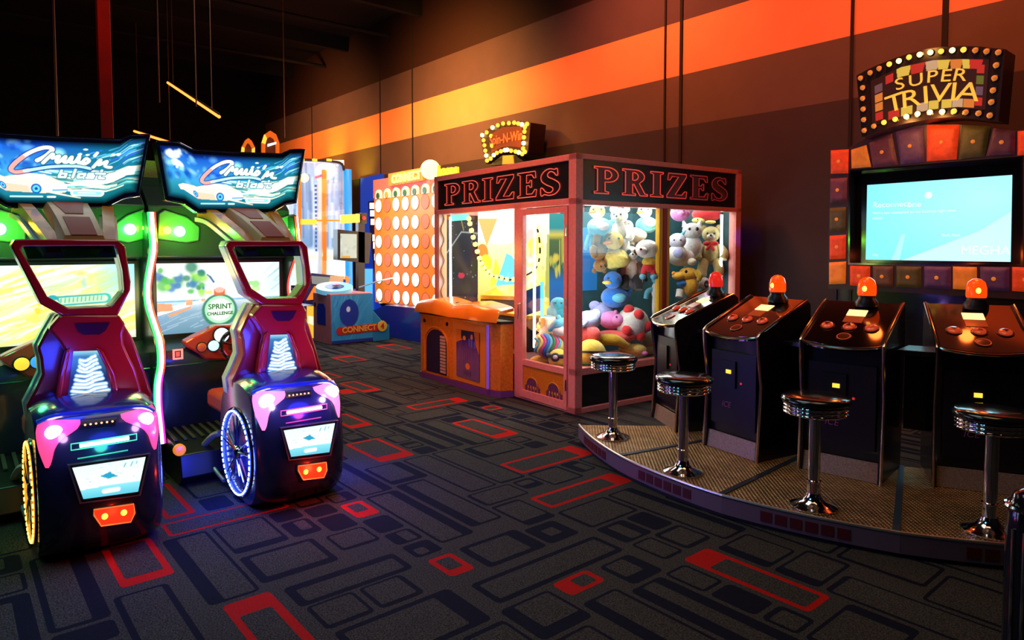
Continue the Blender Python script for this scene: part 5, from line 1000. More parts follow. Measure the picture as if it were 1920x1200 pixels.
    for sd in (-1, 1):
        y = -.488 if sd < 0 else .470
        g = MB(mat('side_black', (.010, .014, .016), .3, coat=.3)); g.extr([Vector((p[0] - .005, y, p[2])) for p in pp] + [Vector((X(-5.9), y, pp[-1][2])), Vector((X(-5.9), y, pp[0][2]))], (0, .02, 0)); sp2 = g.build('side_panel', T)
        ya = y + (-.004 if sd < 0 else .024)
        M1 = glow('neon_core_top', (1., .80, .72), 3.2); M2 = glow('neon_core_low', (1., .55, .80), 3.2)
        H1 = glow('neon_red' if right else 'neon_halo_green', (1., .05, .03) if right else (.03, 1., .15), 1.8); H2 = glow('neon_halo_magenta' if right else 'neon_halo_lime', (1., .02, .45) if right else (.05, 1., .3), 1.8)  # wider coloured tubes stand for the halo around the white neon core
        n = len(pp) * 2 // 3; so_ = -.008 if sd < 0 else .008
        ns = MB(M1, M2, H1, H2); A1 = [(p[0] + .010, ya, p[2]) for p in pp]; B1 = [(p[0] + .004, ya - so_ * 1.2, p[2]) for p in pp]
        ns.tube(A1[:n + 1], .0065, 7); ns.use(1).tube(A1[n:], .0065, 7); ns.use(2).tube(B1[:n + 1], .009, 7); ns.use(3).tube(B1[n:], .009, 7); ns.build('neon_strip', sp2)
    # ---- upper fairings with green and amber lamps
    for sd in (-1, 1):
        P = [(498, 428), (518, 411), (552, 401), (561, 408), (565, 450), (520, 456), (500, 452)]
        v = [U(x, y, -5.10) for x, y in P]; lim = .60 if right else .485; v = [Vector((p.x, min(p.y, lim) if sd > 0 else max(-p.y + .13, -.485), p.z)) for p in v]
        g = MB(mat('fairing_green', (.10, .22, .08), .35, coat=.3)); g.extr(v, (-.10, 0, 0)); fa = g.build('lamp_fairing', T, bevel=.008)
        for px, py, c, r, e in (((523, 434, (.25, 1., .5), .036, 16), (547, 432, (1., .75, .05), .026, 7)) if sd > 0 else ((337, 434, (.25, 1., .5), .036, 16), (313, 432, (1., .75, .05), .026, 7))):
            q = U(px, py, -5.085); gr = c[0] < .5; MB(glow('lamp_%d' % gr, c, e)).ell(q, (.014, r, r), nu=14, nv=10).build('lamp', fa)
            lamp('green_lamp' if gr else 'amber_lamp', 'POINT', (q.x + XS + .14, q.y + y0, q.z), (.02, 1., .06) if gr else (1., .5, .02), 5. if gr else 1.5, .03)
    # ---- canopy arm: hood running from under the marquee to the top of the headrest
    TAN = mat('arm_tan', (.55, .27, .10), .35, coat=.2)
    def hood(u, w, t):  # t 0 at the marquee, 1 at the headrest
        return Vector((X(-4.72 + .60 * t), u * (.125 - .02 * t), 1.745 - .205 * t + .012 * math.sin(PI * t) + w))
    g = MB(TAN); n = 10
    vs = [hood(u, w, k / n) for k in range(n + 1) for u, w in ((-1, -.03), (-.8, .02), (.8, .02), (1, -.03), (.8, -.05), (-.8, -.05))]
    g.add(vs, [[k * 6 + j, k * 6 + (j + 1) % 6, (k + 1) * 6 + (j + 1) % 6, (k + 1) * 6 + j] for k in range(n) for j in range(6)] + [list(range(6)), [n * 6 + j for j in range(6)][::-1]])
    arm = g.build('canopy_arm', T, angle=.4)
    MB(ORD).slab(lambda u, v: hood((u * 2 - 1) * (.62 - .25 * v), .024, .04 + .42 * v), 4, 6, (0, 0, -.006)).slab(lambda u, v: hood((u * 2 - 1) * .55, .024, .56 + .44 * v), 4, 4, (0, 0, -.006)).build('arm_inset', arm)
    for sd in (-1, 1):
        P = smooth([(X(-4.84), sd * .225, 1.745), (X(-4.68), sd * .20, 1.72), (X(-4.45), sd * .165, 1.63), (X(-4.20), sd * .125, 1.52)], 4); g = MB(ORG, PALE)
        for kk, (w_, h0, h1) in enumerate(((.030, -.045, .02), (.045, -.075, -.048))):
            vs = [Vector(p) + Vector((0, a_ * w_, h)) for p in P for a_, h in ((-1, h0), (1, h0), (1, h1), (-1, h1))]; m_ = len(P)
            g.use(kk).add(vs, [[k * 4 + j, k * 4 + (j + 1) % 4, (k + 1) * 4 + (j + 1) % 4, (k + 1) * 4 + j] for k in range(m_ - 1) for j in range(4)] + [[3, 2, 1, 0], [(m_ - 1) * 4 + j for j in range(4)]])
        g.build('hood_fin', arm, angle=.4)
    # ---- marquee
    g = MB(mat('marquee_blue_black', (.01, .012, .03), .25, coat=.4)); N_ = 40
    o = [mface(k / N_, 0) + Vector((0, 0, -.012)) for k in range(N_ + 1)] + [mface(1 - k / N_, 1) + Vector((0, 0, .012)) for k in range(N_ + 1)]
    g.extr([p + Vector((-.005, 0, 0)) for p in o], (-.10, 0, 0)); mq = g.build('marquee', T)
    MB(CHR).tube([p + Vector((-.006, 0, 0)) for p in o], .005, 6, closed=True).build('marquee_rim', mq)
    art('marquee_picture', marquee_art(2 + right), lambda u, v: tuple(mface(.02 + .96 * u, .04 + .92 * v, dx=.004)), art_mat('art_marquee', 1.55), mq)
    # ================= seat tower (X about -4)
    g = MB(RED)
    XB = -4.05; O = [U(x, y, XB) for x, y in ((430, 451), (567, 452), (577, 463), (584, 519), (583, 532), (571, 560), (566, 572), (490, 571), (463, 553), (425, 462))]
    I = [U(x, y, XB) for x, y in ((441, 462), (562, 461), (566, 466), (573, 501), (575, 534), (562, 552), (556, 558), (501, 560), (472, 541), (438, 467))]
    g.ring(O, I, (-.05, 0, 0)); hr = g.build('headrest_frame', T, bevel=.008)
    MB(PALE).ring([p + Vector((-.05, 0, 0)) for p in O], [p + Vector((-.05, 0, 0)) for p in I], (-.11, 0, 0)).build('frame_lining', hr, bevel=.006)
    tl = [Vector((p.x - .015, p.y, p.z)) for p in I]
    MB(glass('tinted_window', (.16, .18, .22), .9)).extr([tl[0], tl[1], U(566, 480, XB) + Vector((-.015, 0, 0)), U(447, 482, XB) + Vector((-.015, 0, 0))], (-.004, 0, 0)).build('sun_strip', hr)
    MB(glass('window_clear', (.97, 1., .98), .6)).extr([U(447, 482, XB) + Vector((-.015, 0, 0)), U(566, 480, XB) + Vector((-.015, 0, 0))] + tl[3:9], (-.004, 0, 0)).build('window', hr)
    sh = [(490, 571), (474, 592), (488, 612), (498, 632), (494, 655), (489, 680), (484, 716), (481, 740), (605, 740), (601, 709), (596, 685), (589, 657), (580, 635), (574, 618), (573, 602), (577, 585), (568, 571)]
    g = MB(RED); g.extr([U(x, y, -4.04) for x, y in sh], (-.09, 0, 0)); ss = g.build('seat_shell', T, bevel=.012)
    # inner bucket bolsters, deeper and wider
    bk = [(476, 570), (461, 600), (451, 622), (455, 640), (457, 665), (447, 690), (436, 714), (440, 745), (600, 742), (606, 700), (592, 650), (580, 610), (560, 570)]
    g = MB(mat('bolster_red', (.42, .015, .012), .25, coat=.4)); 
    b2 = [U(x, y, -4.14) for x, y in bk]; g.extr(b2, (-.10, 0, 0)); bo = g.build('seat_bolster', T, bevel=.012)
    MB(PALE).extr([p + Vector((-.10, -.008 if p.y < 0 else .008, 0)) for p in b2], (-.09, 0, 0)).build('bolster_lining', bo, bevel=.012)
    g = MB(mat('cushion_red', (.55, .03, .02), .5, bump=.2)); g.box(X(-4.74), -.25, .44, X(-4.25), .25, .56); g.build('seat_cushion', T, bevel=.03)
    # raised spine around the lightning panel
    g = MB(RED)
    for a_, b_ in ((((505, 622), (497, 660), (490, 712)), ((497, 628), (489, 665), (481, 722))), (((538, 622), (553, 660), (562, 712)), ((548, 628), (563, 665), (572, 722)))):
        pa = [U(x, y, -4.02) for x, y in a_]; pb = [U(x, y, -4.02) for x, y in b_]; g.extr(pa + pb[::-1], (-.03, 0, 0))
    g.build('seat_ridges', ss, bevel=.008)
    MB(mat('handle_hollow', (.05, .005, .02), .3)).extr([U(x, y, -4.036) for x, y in ((509, 584), (556, 583), (550, 596), (542, 602), (520, 602), (513, 596))], (-.01, 0, 0)).build('handle_slot', ss)
    cv = Cv(70, 110, (.01, .02, .10)); cv.vgrad([(0, (.01, .04, .2)), (.5, (.01, .02, .12)), (.9, (.05, .2, .4)), (1, (.3, .7, .85))])
    rr = random.Random(4)
    for k in range(11):
        y = .12 + k * .073; w_ = .20 + .018 * (11 - k); P = smooth([(.46 - w_, y + rr.uniform(-.02, .02)), (.38, y - .03 + rr.uniform(-.02, .02)), (.5, y - .02), (.62, y + .02), (.54 + w_, y + .045 + rr.uniform(-.02, .02))], 4); P = [(a + rr.uniform(-.03, .03), b) for a, b in P]; cv.line(P, .075, (.2, .55, .95), .8); cv.line(P, .044, (.95, 1, 1))
    art('lightning_panel', cv, quadfn(*[tuple(U(x, y, -4.034)) for x, y in ((497, 714), (561, 710), (544, 627), (507, 628))]), art_mat('art_bolt', 1.1), ss)
    # ---- rear body
    ys = [-BW, -.253, -.237, -.21, -.17, -.12, -.06, 0, .06, .12, .17, .21, .237, .253, BW]
    PF = smooth([(p[1], p[0]) for p in PROF], 3); nP = len(PF); vs = []
    for y in ys:
        s = bshr(y)
        for a, b in PF: vs.append((BCX + s * (a - BCX) * ((1 - bq(y)) if a > BCX else 1) - XS, y, max(.0, BCZ + s * (b - BCZ) * ((1 - .6 * bq(y)) if b > BCZ else 1))))
    fs = [[i * nP + j, i * nP + (j + 1) % nP, (i + 1) * nP + (j + 1) % nP, (i + 1) * nP + j] for i in range(len(ys) - 1) for j in range(nP)]
    fs += [list(range(nP))[::-1], [(len(ys) - 1) * nP + j for j in range(nP)]]
    g = MB(DNAVY); g.add(vs, fs); bd = g.build('rear_body', T)
    # spoiler lip along the top
    MB(mat('fender_blue', (.01, .03, .22), .2, coat=.6)).tube(smooth([tuple(rp(x, y, .0)) for x, y in ((474, 738), (500, 728), (540, 724), (580, 719), (612, 716), (628, 724))], 4), .014, 8).build('spoiler', bd)
    MB(GBLK).slab(lambda u, v: rp(535 + u * 47, 748 - v * 13 - u * 4, .010), 10, 4, (-.012, 0, 0)).build('vent_block', bd)
    for k in range(6): q = rp(541 + k * 7.2, 741 - k * .9, .012); MB(glow('vent_led', (1., .35, .12), 3)).ell(q, .005, nu=8, nv=6).build('vent_led', bd)
    # tapering headlight lenses
    LH = [(744, 473, 535), (735, 476, 533), (752, 474, 528), (760, 475, 519), (768, 476, 510), (776, 479, 504), (786, 483, 502), (797, 487, 501), (806, 491, 497)]
    LH = [(733, 477, 533), (740, 474, 535), (747, 473, 532), (754, 473, 524), (762, 474, 514), (770, 476, 507), (780, 479, 503), (792, 484, 501), (801, 488, 499), (807, 491, 496)]
    PLM = mat('lens_pink_bright', (.6, .05, .2), .2, coat=.5, emit=(1., .22, .50), es=1.6) if right else mat('lens_pink', (.6, .05, .2), .2, coat=.5, emit=(1., .06, .20), es=1.2)
    for sd in (-1, 1):
        def hl(u, v):
            y_, l, r = [np.interp(v, np.linspace(0, 1, len(LH)), [q[k] for q in LH]) for k in range(3)]
            q = rp(l + (r - l) * u, y_, 0.); yy = q[1]
            if sd > 0: yy = -yy + .0
            return onrear(yy, q[2], .0045)
        ln_ = MB(PLM).grid(hl, 12, 22).build('headlight_lens', bd)
        q = rp(500, 752, .0); yy = q[1] * (-1 if sd > 0 else 1); c = Vector(onrear(yy, q[2] + .0, .006))
        MB(glow('headlight_white', (1., .85, 1.), 18 if right else 10)).ell(c, (.014, .046 if right else .036, .040 if right else .033), nu=18, nv=10).build('headlight', ln_)
        lamp('headlight_glow', 'POINT', (c.x + XS + .10, c.y + y0, c.z + .02), (.7, .4, 1.), 2.4 if right else 1.0, .03)
    c1 = (1., .10, .30) if right else (.08, 1., .5)
    q0, q1 = Vector(rp(526, 775, .006)), Vector(rp(612, 763, .006)); mid_ = [Vector(onrear(q0.y + (q1.y - q0.y) * k / 8, q0.z, .008)) for k in range(9)]
    MB(glow('bar_%d' % right, (1., .45, .65) if right else (.35, 1., .75), 5)).tube(mid_[1:-1], .010, 7).build('light_bar', bd)
    g = MB(glow('bar_rim_%d' % right, c1, .9)); up_ = [p + Vector((0, 0, .015)) for p in mid_]; dn = [p + Vector((0, 0, -.015)) for p in mid_]; g.tube(up_ + dn[::-1], .003, 5, closed=True); g.build('light_bar_rim', bd)
    lamp('bar_glow', 'POINT', (mid_[4].x + XS + .08, y0, q0.z), c1, .5, .03)
    MB(glow('crease_%d' % right, c1, .25)).tube([Vector(onrear(-.11 + k * .03, .505, .002)) for k in range(8)], .004, 5).build('crease_line', bd)
    # rear information screen: trapezoid in a steel frame
    T4 = [(545, 856), (616, 847), (623, 791), (528, 805)]; tq = [Vector(rp(x, y, .010)) for x, y in T4]
    yc = sum(p.y for p in tq) / 4
    for p in tq: p.x = max(q.x for q in tq)
    O4 = [(540, 863), (619, 853), (628, 785), (521, 800)]; oq = [Vector(rp(x, y, .010)) for x, y in O4]
    for p in oq: p.x = tq[0].x
    g = MB(mat('screen_steel', (.45, .40, .42), .3, .9)); g.ring(oq, [p.lerp(sum(oq, Vector()) / 4, .05) for p in oq], (-.02, 0, 0)); rs = g.build('rear_screen_frame', bd)
    MB(BLK).extr([p + Vector((-.006, 0, 0)) for p in oq], (-.02, 0, 0)).build('rear_screen_back', rs)
    art('rear_screen', rear_art(), quadfn(*[tuple(p + Vector((-.002, 0, 0))) for p in tq]), art_mat('art_rear', 1.2), rs)
    lamp('rear_screen_glow', 'AREA', (tq[0].x + XS + .02, y0, .39), (.4, .85, 1.), .5, .25, .15, (tq[0].x + XS + 1, y0, .2))
    # tail lamp cluster
    H6 = [(566, 898), (604, 893), (611, 880), (610, 866), (558, 873), (558, 882)]; hq = [Vector(rp(x, y, .010)) for x, y in H6]
    mx = max(p.x for p in hq)
    for p in hq: p.x = mx
    cc = sum(hq, Vector()) / 6
    hb = MB(mat('tail_red', (.5, .02, .01), .3, emit=(1., .04, .01), es=.9)).extr([p + Vector((-.004, 0, 0)) for p in hq], (-.02, 0, 0)).build('tail_light', bd)
    MB(mat('tail_rim', (.8, .35, .1), .3, .3, emit=(1., .35, .06), es=.8 if not right else .35)).tube(hq, .0035, 6, closed=True).build('tail_rim', hb)
    for px, py in ((572, 884), (597, 879)): q = Vector(rp(px, py, .01)); q.x = mx; MB(glow('tail_bulb', (1., .35, .03), 5 if right else 2.2)).ell(q, (.008, .014, .015), nu=14, nv=8).build('tail_bulb', hb)
    lamp('tail_glow', 'POINT', (mx + XS + .06, y0 + cc.y, cc.z), (1., .03, .01), 2.6 if right else .7, .02)
    # ---- light wheel on the seat's left side
    for sd in (-1,):
        yw = sd * (BW + .004); wc = Vector((X(-4.09), yw, .285)); Rw = .245
        wh = MB(GBLK); wh.tube([wc + Vector((Rw * 1.05 * math.cos(a * PI / 24), -sd * .006, Rw * 1.05 * math.sin(a * PI / 24))) for a in range(48)], .012, 8, closed=True)
        wo = wh.build('wheel', T)
        g = MB(CHR)
        for k in range(5):
            a = 2 * PI * k / 5 + .3
            for da in (-.16, .16): g.tube([wc + Vector((.035 * math.cos(a), 0, .035 * math.sin(a))), wc + Vector((Rw * .9 * math.cos(a + da), sd * .006, Rw * .9 * math.sin(a + da)))], [.010, .006], 6)
        g.lathe([(.045, 0), (.04, sd * .012), (0, sd * .016)], wc, 20, 'Y'); g.build('wheel_spokes', wo)
        cw = (.45, .6, 1.) if right else (1., .55, .08)
        MB(glow('wheel_ring_%d' % right, (.05, .12, 1.) if right else (.6, .25, .02), 1.6)).tube([wc + Vector((Rw * math.cos(a * PI / 24), sd * .004, Rw * math.sin(a * PI / 24))) for a in range(48)], .008, 6, closed=True).build('light_ring', wo)
        g = MB(glow('wheel_led_%d' % right, cw, 9 if right else 5))
        for k in range(44): a = 2 * PI * k / 44; g.tube([wc + Vector((Rw * math.cos(a - .04), sd * .010, Rw * math.sin(a - .04))), wc + Vector((Rw * math.cos(a + .04), sd * .010, Rw * math.sin(a + .04)))], .0055, 6)
        tag(g.build('wheel_leds', wo), kind='stuff')
        if right: lamp('seat_side_glow', 'POINT', (-4.05, y0 - .40, .22), (.03, .05, 1.), 9, .06); lamp('seat_side_glow', 'POINT', (-4.15, y0 + .42, .30), (.02, .05, 1.), 15, .06)  # blue points added beside the seat for the pools of light on the carpet
        elif sd < 0: lamp('seat_side_glow', 'POINT', (-4.05, y0 + sd * .42, .22), (.2, .5, .2), .4, .06)
    lamp('seat_blue', 'POINT', (-3.80, y0 - .12, .90), (.02, .05, 1.), 12 if right else 6, .08)
    lamp('seat_blue', 'POINT', (-3.62, y0 + .02, .62), (.02, .03, 1.), 4 if right else 1.5, .08)
    lamp('strip_light', 'POINT', (-4.72, y0 - .46, 1.15), (1., .65, .15) if right else (.1, 1., .3), 7, .1)
    lamp('strip_light', 'POINT', (-4.70, y0 + .42, 1.15), (1., .1, .25) if right else (.05, 1., .25), 4, .1)
    lamp('seat_purple', 'POINT', (-3.80, y0 + .34, 1.0), (.9, .05, .5), .8, .1)
    return T
racer('right driving game with pink light bar, blue lit wheel and a road on its screen', 1.57, 1)
racer('left driving game with green light bar, amber lit wheel and a blurred yellow screen', .57, 0)
# ================================================================ MACHINES BEHIND
def Y_(px, py, Y, o=(0, 0, 0)): q = ony(px, py, Y); return Vector((q[0] - o[0], Y - o[1], q[2] - o[2]))
def X_(px, py, X, o=(0, 0, 0)): q = onx(px, py, X); return Vector((X - o[0], q[1] - o[1], q[2] - o[2]))
# ---- giant disc game: board in the plane y = 6
GO = (-9.9, 6.25, 0)
CG = thing('disc_drop_game', 'tall orange four in a row game board with glowing white and salmon round holes', 'arcade game', GO)
BO = mat('board_orange', (.9, .24, .01), .35, emit=(1., .22, .01), es=.45)
x0, x1 = -11.02, -8.75; z0, z1 = .50, 2.36
MB(BO).box(x0 - GO[0], 6.0 - GO[1], z0, x1 - GO[0], 6.10 - GO[1], z1).build('board', CG, bevel=.01)
DW_, DS, DG = glow('disc_white', (1., .93, .80), 1.6), glow('disc_salmon', (1., .22, .08), .75), mat('disc_rim', (.5, .2, .05), .4)
pat = 'wswwwsw'; dx = .305; dz = .318
for r in range(6):
    for c in range(7):
        cx = x0 + .17 + dx * c; cz = z0 + .14 + dz * r
        d = MB(DG); d.tube([(cx - GO[0] + .119 * math.cos(a * PI / 12), 5.997 - GO[1], cz + .119 * math.sin(a * PI / 12)) for a in range(24)], .007, 5, closed=True); rim = d.build('hole_rim', CG)
        MB(DW_ if pat[c] == 'w' else DS).lathe([(.113, 0), (.113, -.006), (0, -.008)], (cx - GO[0], 5.999 - GO[1], cz), 24, 'Y').build('disc', rim)
tk = MB(mat('token_cream', (.85, .75, .6), .4, emit=(1., .8, .6), es=.5)); 
for c in range(7):
    cx = x0 + .17 + dx * c - GO[0]
    o = MB(mat('token_cream', ())); o.extr([(cx - .11, 5.99 - GO[1], z1), (cx + .11, 5.99 - GO[1], z1)] + [(cx + .11 * math.cos(a * PI / 8), 5.99 - GO[1], z1 + .06 + .10 * math.sin(a * PI / 8)) for a in range(9)], (0, .03, 0)); t_ = o.build('token_slot', CG)
    MB([mat('token_green', (.02, .15, .05), .3), mat('token_gold', (.7, .45, .05), .3)][c == 1]).lathe([(.055, 0), (.055, -.012), (0, -.014)], (cx, 5.99 - GO[1], z1 + .05), 14, 'Y').build('token', t_)
MB(mat('header_pink', (.70, .16, .14), .4, emit=(1., .2, .15), es=.25)).extr([Y_(700, 372, 6.03, GO), Y_(830, 366, 6.03, GO), Y_(835, 316, 6.03, GO), Y_(700, 338, 6.03, GO)], (0, .06, 0)).build('header_panel', CG)
MB(mat('sign_plate_orange', (.8, .22, .03), .4, emit=(1., .25, .03), es=.35)).extr([Y_(728, 349, 5.96, GO), Y_(793, 338, 5.96, GO), Y_(793, 314, 5.96, GO), Y_(728, 326, 5.96, GO)], (0, .04, 0)).build('name_plate', CG)
a_, b_ = Y_(731, 338, 5.95, GO), Y_(792, 327, 5.95, GO); g = MB(glow('sign_lemon', (1., .75, .18), 1.7)); add_text(g, 'CONNECT', .19, frame_m((a_ + b_) / 2, b_ - a_, (0, 0, 1)), depth=.01, bold=.008, sx=.98); g.build('name_lettering', CG)
MB(glow('globe_yellow', (1., .72, .22), 3.5)).ell(Y_(807, 318, 5.95, GO), .155, nu=24, nv=16).build('globe_lamp', CG)
a_, b_ = Y_(822, 322, 6.0, GO), Y_(858, 318, 6.0, GO); g = MB(glow('sign_yellow', (1., .60, .02), 1.3)); add_text(g, 'hoops', .22, frame_m((a_ + b_) / 2, b_ - a_, (0, 0, 1)), depth=.02, bold=.012); g.build('side_lettering', CG)
# blue base with arched side and the ladder of white lamps down its left flank
NB = mat('base_blue', (.008, .02, .22), .3, coat=.3, emit=(.01, .03, .4), es=.04)
MB(NB).extr([Y_(*p, 5.7, GO) for p in ((684, 628), (688, 600), (700, 582), (722, 572), (800, 580), (860, 590), (860, 655))], (0, .75, 0)).build('base', CG)
a_, b_ = Y_(694, 603, 5.69, GO), Y_(722, 604, 5.69, GO); g = MB(mat('sign_gold_print', (.8, .5, .08), .4)); add_text(g, 'CONNECT 4', .075, frame_m((a_ + b_) / 2, b_ - a_, (0, 0, 1)), depth=.002, bold=.002); g.build('base_lettering', CG)
LW = glow('ladder_lamp', (.95, .97, 1.), 2.0); q = [(690, 378), (708, 374), (706, 400), (712, 470), (720, 570), (716, 575), (706, 560), (700, 500), (694, 440)]
lad = MB(mat('ladder_navy', (.01, .01, .05), .4)).extr([Y_(*p, 6.12, GO) for p in q], (0, .08, 0)).build('lamp_ladder', CG)
for k, (xx, yy) in enumerate(((699, 386), (700, 400), (701, 416), (703, 446), (704, 460), (706, 482), (707, 500), (709, 518), (711, 534), (712, 548), (714, 562))):
    w_, h_ = (6, 5.5) if k < 3 else (4.5 - .15 * (k - 3), 6.2); MB(LW).extr([Y_(xx + a * w_, yy + b * h_, 6.11, GO) for a, b in ((-1, 1), (1, 1), (1, -1), (-1, -1))], (0, .012, 0)).build('ladder_lamp', lad)
lamp('board_glow', 'AREA', (-10, 5.8, 1.4), (1., .7, .4), 26, 2., 1.6, (-10, 3, .8))
lamp('globe_glow', 'POINT', (-10.0, 5.6, 3.0), (1., .55, .08), 26, .1)
# ---- blue illuminated pillar panels on the wall
o = (-13., 6.85, 0)
bp = thing('blue_wall_panel', 'tall royal blue illuminated panel against the wall left of the disc board', 'panel', o)
MB(mat('royal_blue', (.01, .06, .5), .4, emit=(.01, .06, .8), es=.35)).extr([Y_(*p, 6.80, o) for p in ((674, 610), (712, 612), (712, 326), (674, 335))], (0, .10, 0)).build('panel_face', bp)
MB(BLK).extr([Y_(*p, 6.78, o) for p in ((661, 612), (674, 610), (674, 335), (661, 338))], (0, .15, 0)).build('dark_post', bp)
MB(mat('cyan_panel', (.1, .5, .8), .4, emit=(.15, .6, 1.), es=.9)).extr([Y_(*p, 6.77, o) for p in ((676, 600), (697, 594), (697, 504), (675, 504))], (0, .02, 0)).build('lit_door', bp)
# ---- glass claw tower
o = (-11.6, 5.0, 0)
ct = thing('claw_tower', 'tall white and blue glass crane tower with orange corner post behind the driving games', 'claw machine', o)
def C_(px, py, X=-11.): return X_(px, py, X, o)
WF = mat('tower_white', (.75, .78, .85), .3, emit=(.75, .85, 1.), es=.45); OF = mat('tower_orange', (.9, .25, .02), .3, emit=(1., .25, .02), es=.55); YF_ = glow('tower_yellow', (1., .62, .05), 1.2)
cv = Cv(90, 150, (.35, .5, .75)); cv.vgrad([(0, (.85, .93, 1)), (.28, (.9, .95, 1)), (.32, (.2, .35, .6)), (.75, (.35, .5, .8)), (.9, (.55, .7, .9)), (1, (.5, .45, .7))])
cv.streaks(60, (0, .3, 1, .7), (.2, .6), (88, 92), (.008, .03), [(.7, .8, 1), (.15, .25, .5), (.4, .55, .85), (.9, .95, 1), (.1, .15, .35)], 3, .6).rect(.0, .22, 1, .245, (.95, .7, .4), .5).ell(.12, .93, .22, .10, (.85, .8, .9)).ell(.75, .93, .15, .07, (.85, .85, .95)).line([(.62, .88), (.72, .90)], .02, (1, .1, .25)).rect(.0, .80, .30, .83, (.02, .1, .4))
for k in range(16): cv.rect(.60, .28 + k * .035, .635, .30 + k * .035, (.05, .1, .35)); cv.rect(.21, .3 + k * .035, .235, .318 + k * .035, (.6, .75, 1))
cv.blobs(10, (0, .0, 1, .2), (.02, .05), [(.7, .8, .95), (1, 1, 1), (.95, .75, .7)], 4, .6)
tb = MB(BLK); tb.box(-.9, -1.05, 0, .58, .45, .8); tb.build('base_cabinet', ct)
art('lit_interior', cv, quadfn(C_(500, 535, -11.05), C_(648, 535, -11.05), C_(644, 305, -11.05), C_(500, 305, -11.05)), art_mat('art_tower', 1.25), ct)
MB(WF).extr([C_(500, 535, -11.07), C_(650, 535, -11.07), C_(645, 300, -11.07), C_(500, 300, -11.07)], (-.7, 0, 0)).build('tower_body', ct)
for px, wd, M in ((600, 3.2, WF), (609, 3.5, OF), (563, 2.5, OF)): MB(M).extr([C_(px - wd, 530), C_(px + wd, 530), C_(px + wd, 318 if M is OF else 335), C_(px - wd, 318 if M is OF else 335)], (-.05, 0, 0)).build('corner_post', ct)
MB(BLK).tube(smooth([C_(500, 296), C_(560, 299), C_(625, 303), C_(641, 308), (C_(645, 320))], 4), .022, 8).build('top_hoop', ct)
for px in (566, 590, 617): MB(YF_).box(*(C_(px - 5, 302, -10.97)), *(C_(px + 5, 298, -10.93))).build('hoop_lamp', ct)
MB(YF_).extr([C_(565, 421, -10.96), C_(594, 421, -10.96), C_(594, 411, -10.96), C_(565, 411, -10.96)], (-.03, 0, 0)).build('glowing_bar', ct); MB(OF).extr([C_(590, 415, -10.97), C_(645, 415, -10.97), C_(645, 412, -10.97), C_(590, 412, -10.97)], (-.03, 0, 0)).build('cross_rail', ct)
MB(GLS).extr([C_(500, 530, -10.98), C_(648, 530, -10.98), C_(644, 308, -10.98), C_(500, 308, -10.98)], (-.01, 0, 0)).build('glass_front', ct)
lamp('tower_glow', 'AREA', (-10.8, 4.9, 2.0), (.7, .85, 1.), 22, 1., 1.4, (-8, 4.9, 1.0))
# the tall blue tube next to it, with yellow spots thrown on the wall
q = X_(651, 420, -11.1); bt_ = thing('blue_light_column', 'tall glowing blue tube at the right edge of the crane tower', 'light', (-11.1, q[1], 0))
MB(glow('column_blue', (.02, .30, 1.), 1.1)).tube([(0, 0, .1), (0, 0, X_(651, 318, -11.1)[2])], .085, 16).build('tube', bt_); MB(BLK).cyl((0, 0, 0), (0, 0, .1), .12, 16).build('foot', bt_)
for x, z, c, e in ((-13.2, 3.2, (1., .75, .02), 70), (-14.6, 3.6, (1., .55, .02), 50)): lamp('wall_spot', 'SPOT', (x, 6.3, z - .5), c, e, .05, target=(x, 7., z + .1), spot=70, blend=1)
# ---- monitor terminal with a yellow lamp bar
o = X_(668, 520, -10.4); o = (o[0], o[1], 0)
mt_ = thing('prize_terminal', 'dark touch screen terminal under a yellow light bar and a red lamp', 'terminal', o)
def M_(px, py, X=-10.4): return X_(px, py, X, o)
MB(BLK).extr([M_(633, 487), M_(692, 494), M_(697, 437), M_(633, 430)], (-.16, 0, 0)).extr([M_(672, 640), M_(684, 642), M_(684, 400), M_(672, 400)], (-.10, 0, 0)).build('housing', mt_)
cv = Cv(50, 50, (.8, .85, .7)); cv.blobs(20, (0, 0, 1, 1), (.05, .12), [(.9, .85, .7), (.6, .8, .6), (1, .95, .9), (.5, .6, .5)], 3, .5, .6).rect(.05, .0, .6, .09, (1, .5, .05))
art('terminal_screen', cv, quadfn(M_(638, 484, -10.385), M_(669, 484, -10.385), M_(669, 439, -10.385), M_(638, 438, -10.385)), art_mat('art_terminal', .8), mt_)
MB(glow('bar_yellow', (1., .62, .05), 1.8)).extr([M_(640, 419, -10.38), M_(675, 417, -10.38), M_(675, 401, -10.38), M_(640, 403, -10.38)], (-.06, 0, 0)).build('light_bar', mt_, bevel=.01)
MB(BLK, glow('bar_red', (1., .02, .02), 1.2)).extr([M_(677, 419, -10.39), M_(688, 419, -10.39), M_(688, 399, -10.39), M_(677, 399, -10.39)], (-.06, 0, 0)).use(1).lathe([(.034, 0), (.03, .015), (0, .02)], M_(682, 409, -10.37), 16, 'X').build('red_lamp', mt_)
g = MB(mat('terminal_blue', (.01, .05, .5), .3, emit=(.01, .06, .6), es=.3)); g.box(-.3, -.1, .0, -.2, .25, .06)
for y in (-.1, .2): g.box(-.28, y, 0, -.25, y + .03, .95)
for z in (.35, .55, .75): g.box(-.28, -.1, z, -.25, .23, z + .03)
g.build('stand_rack', mt_)
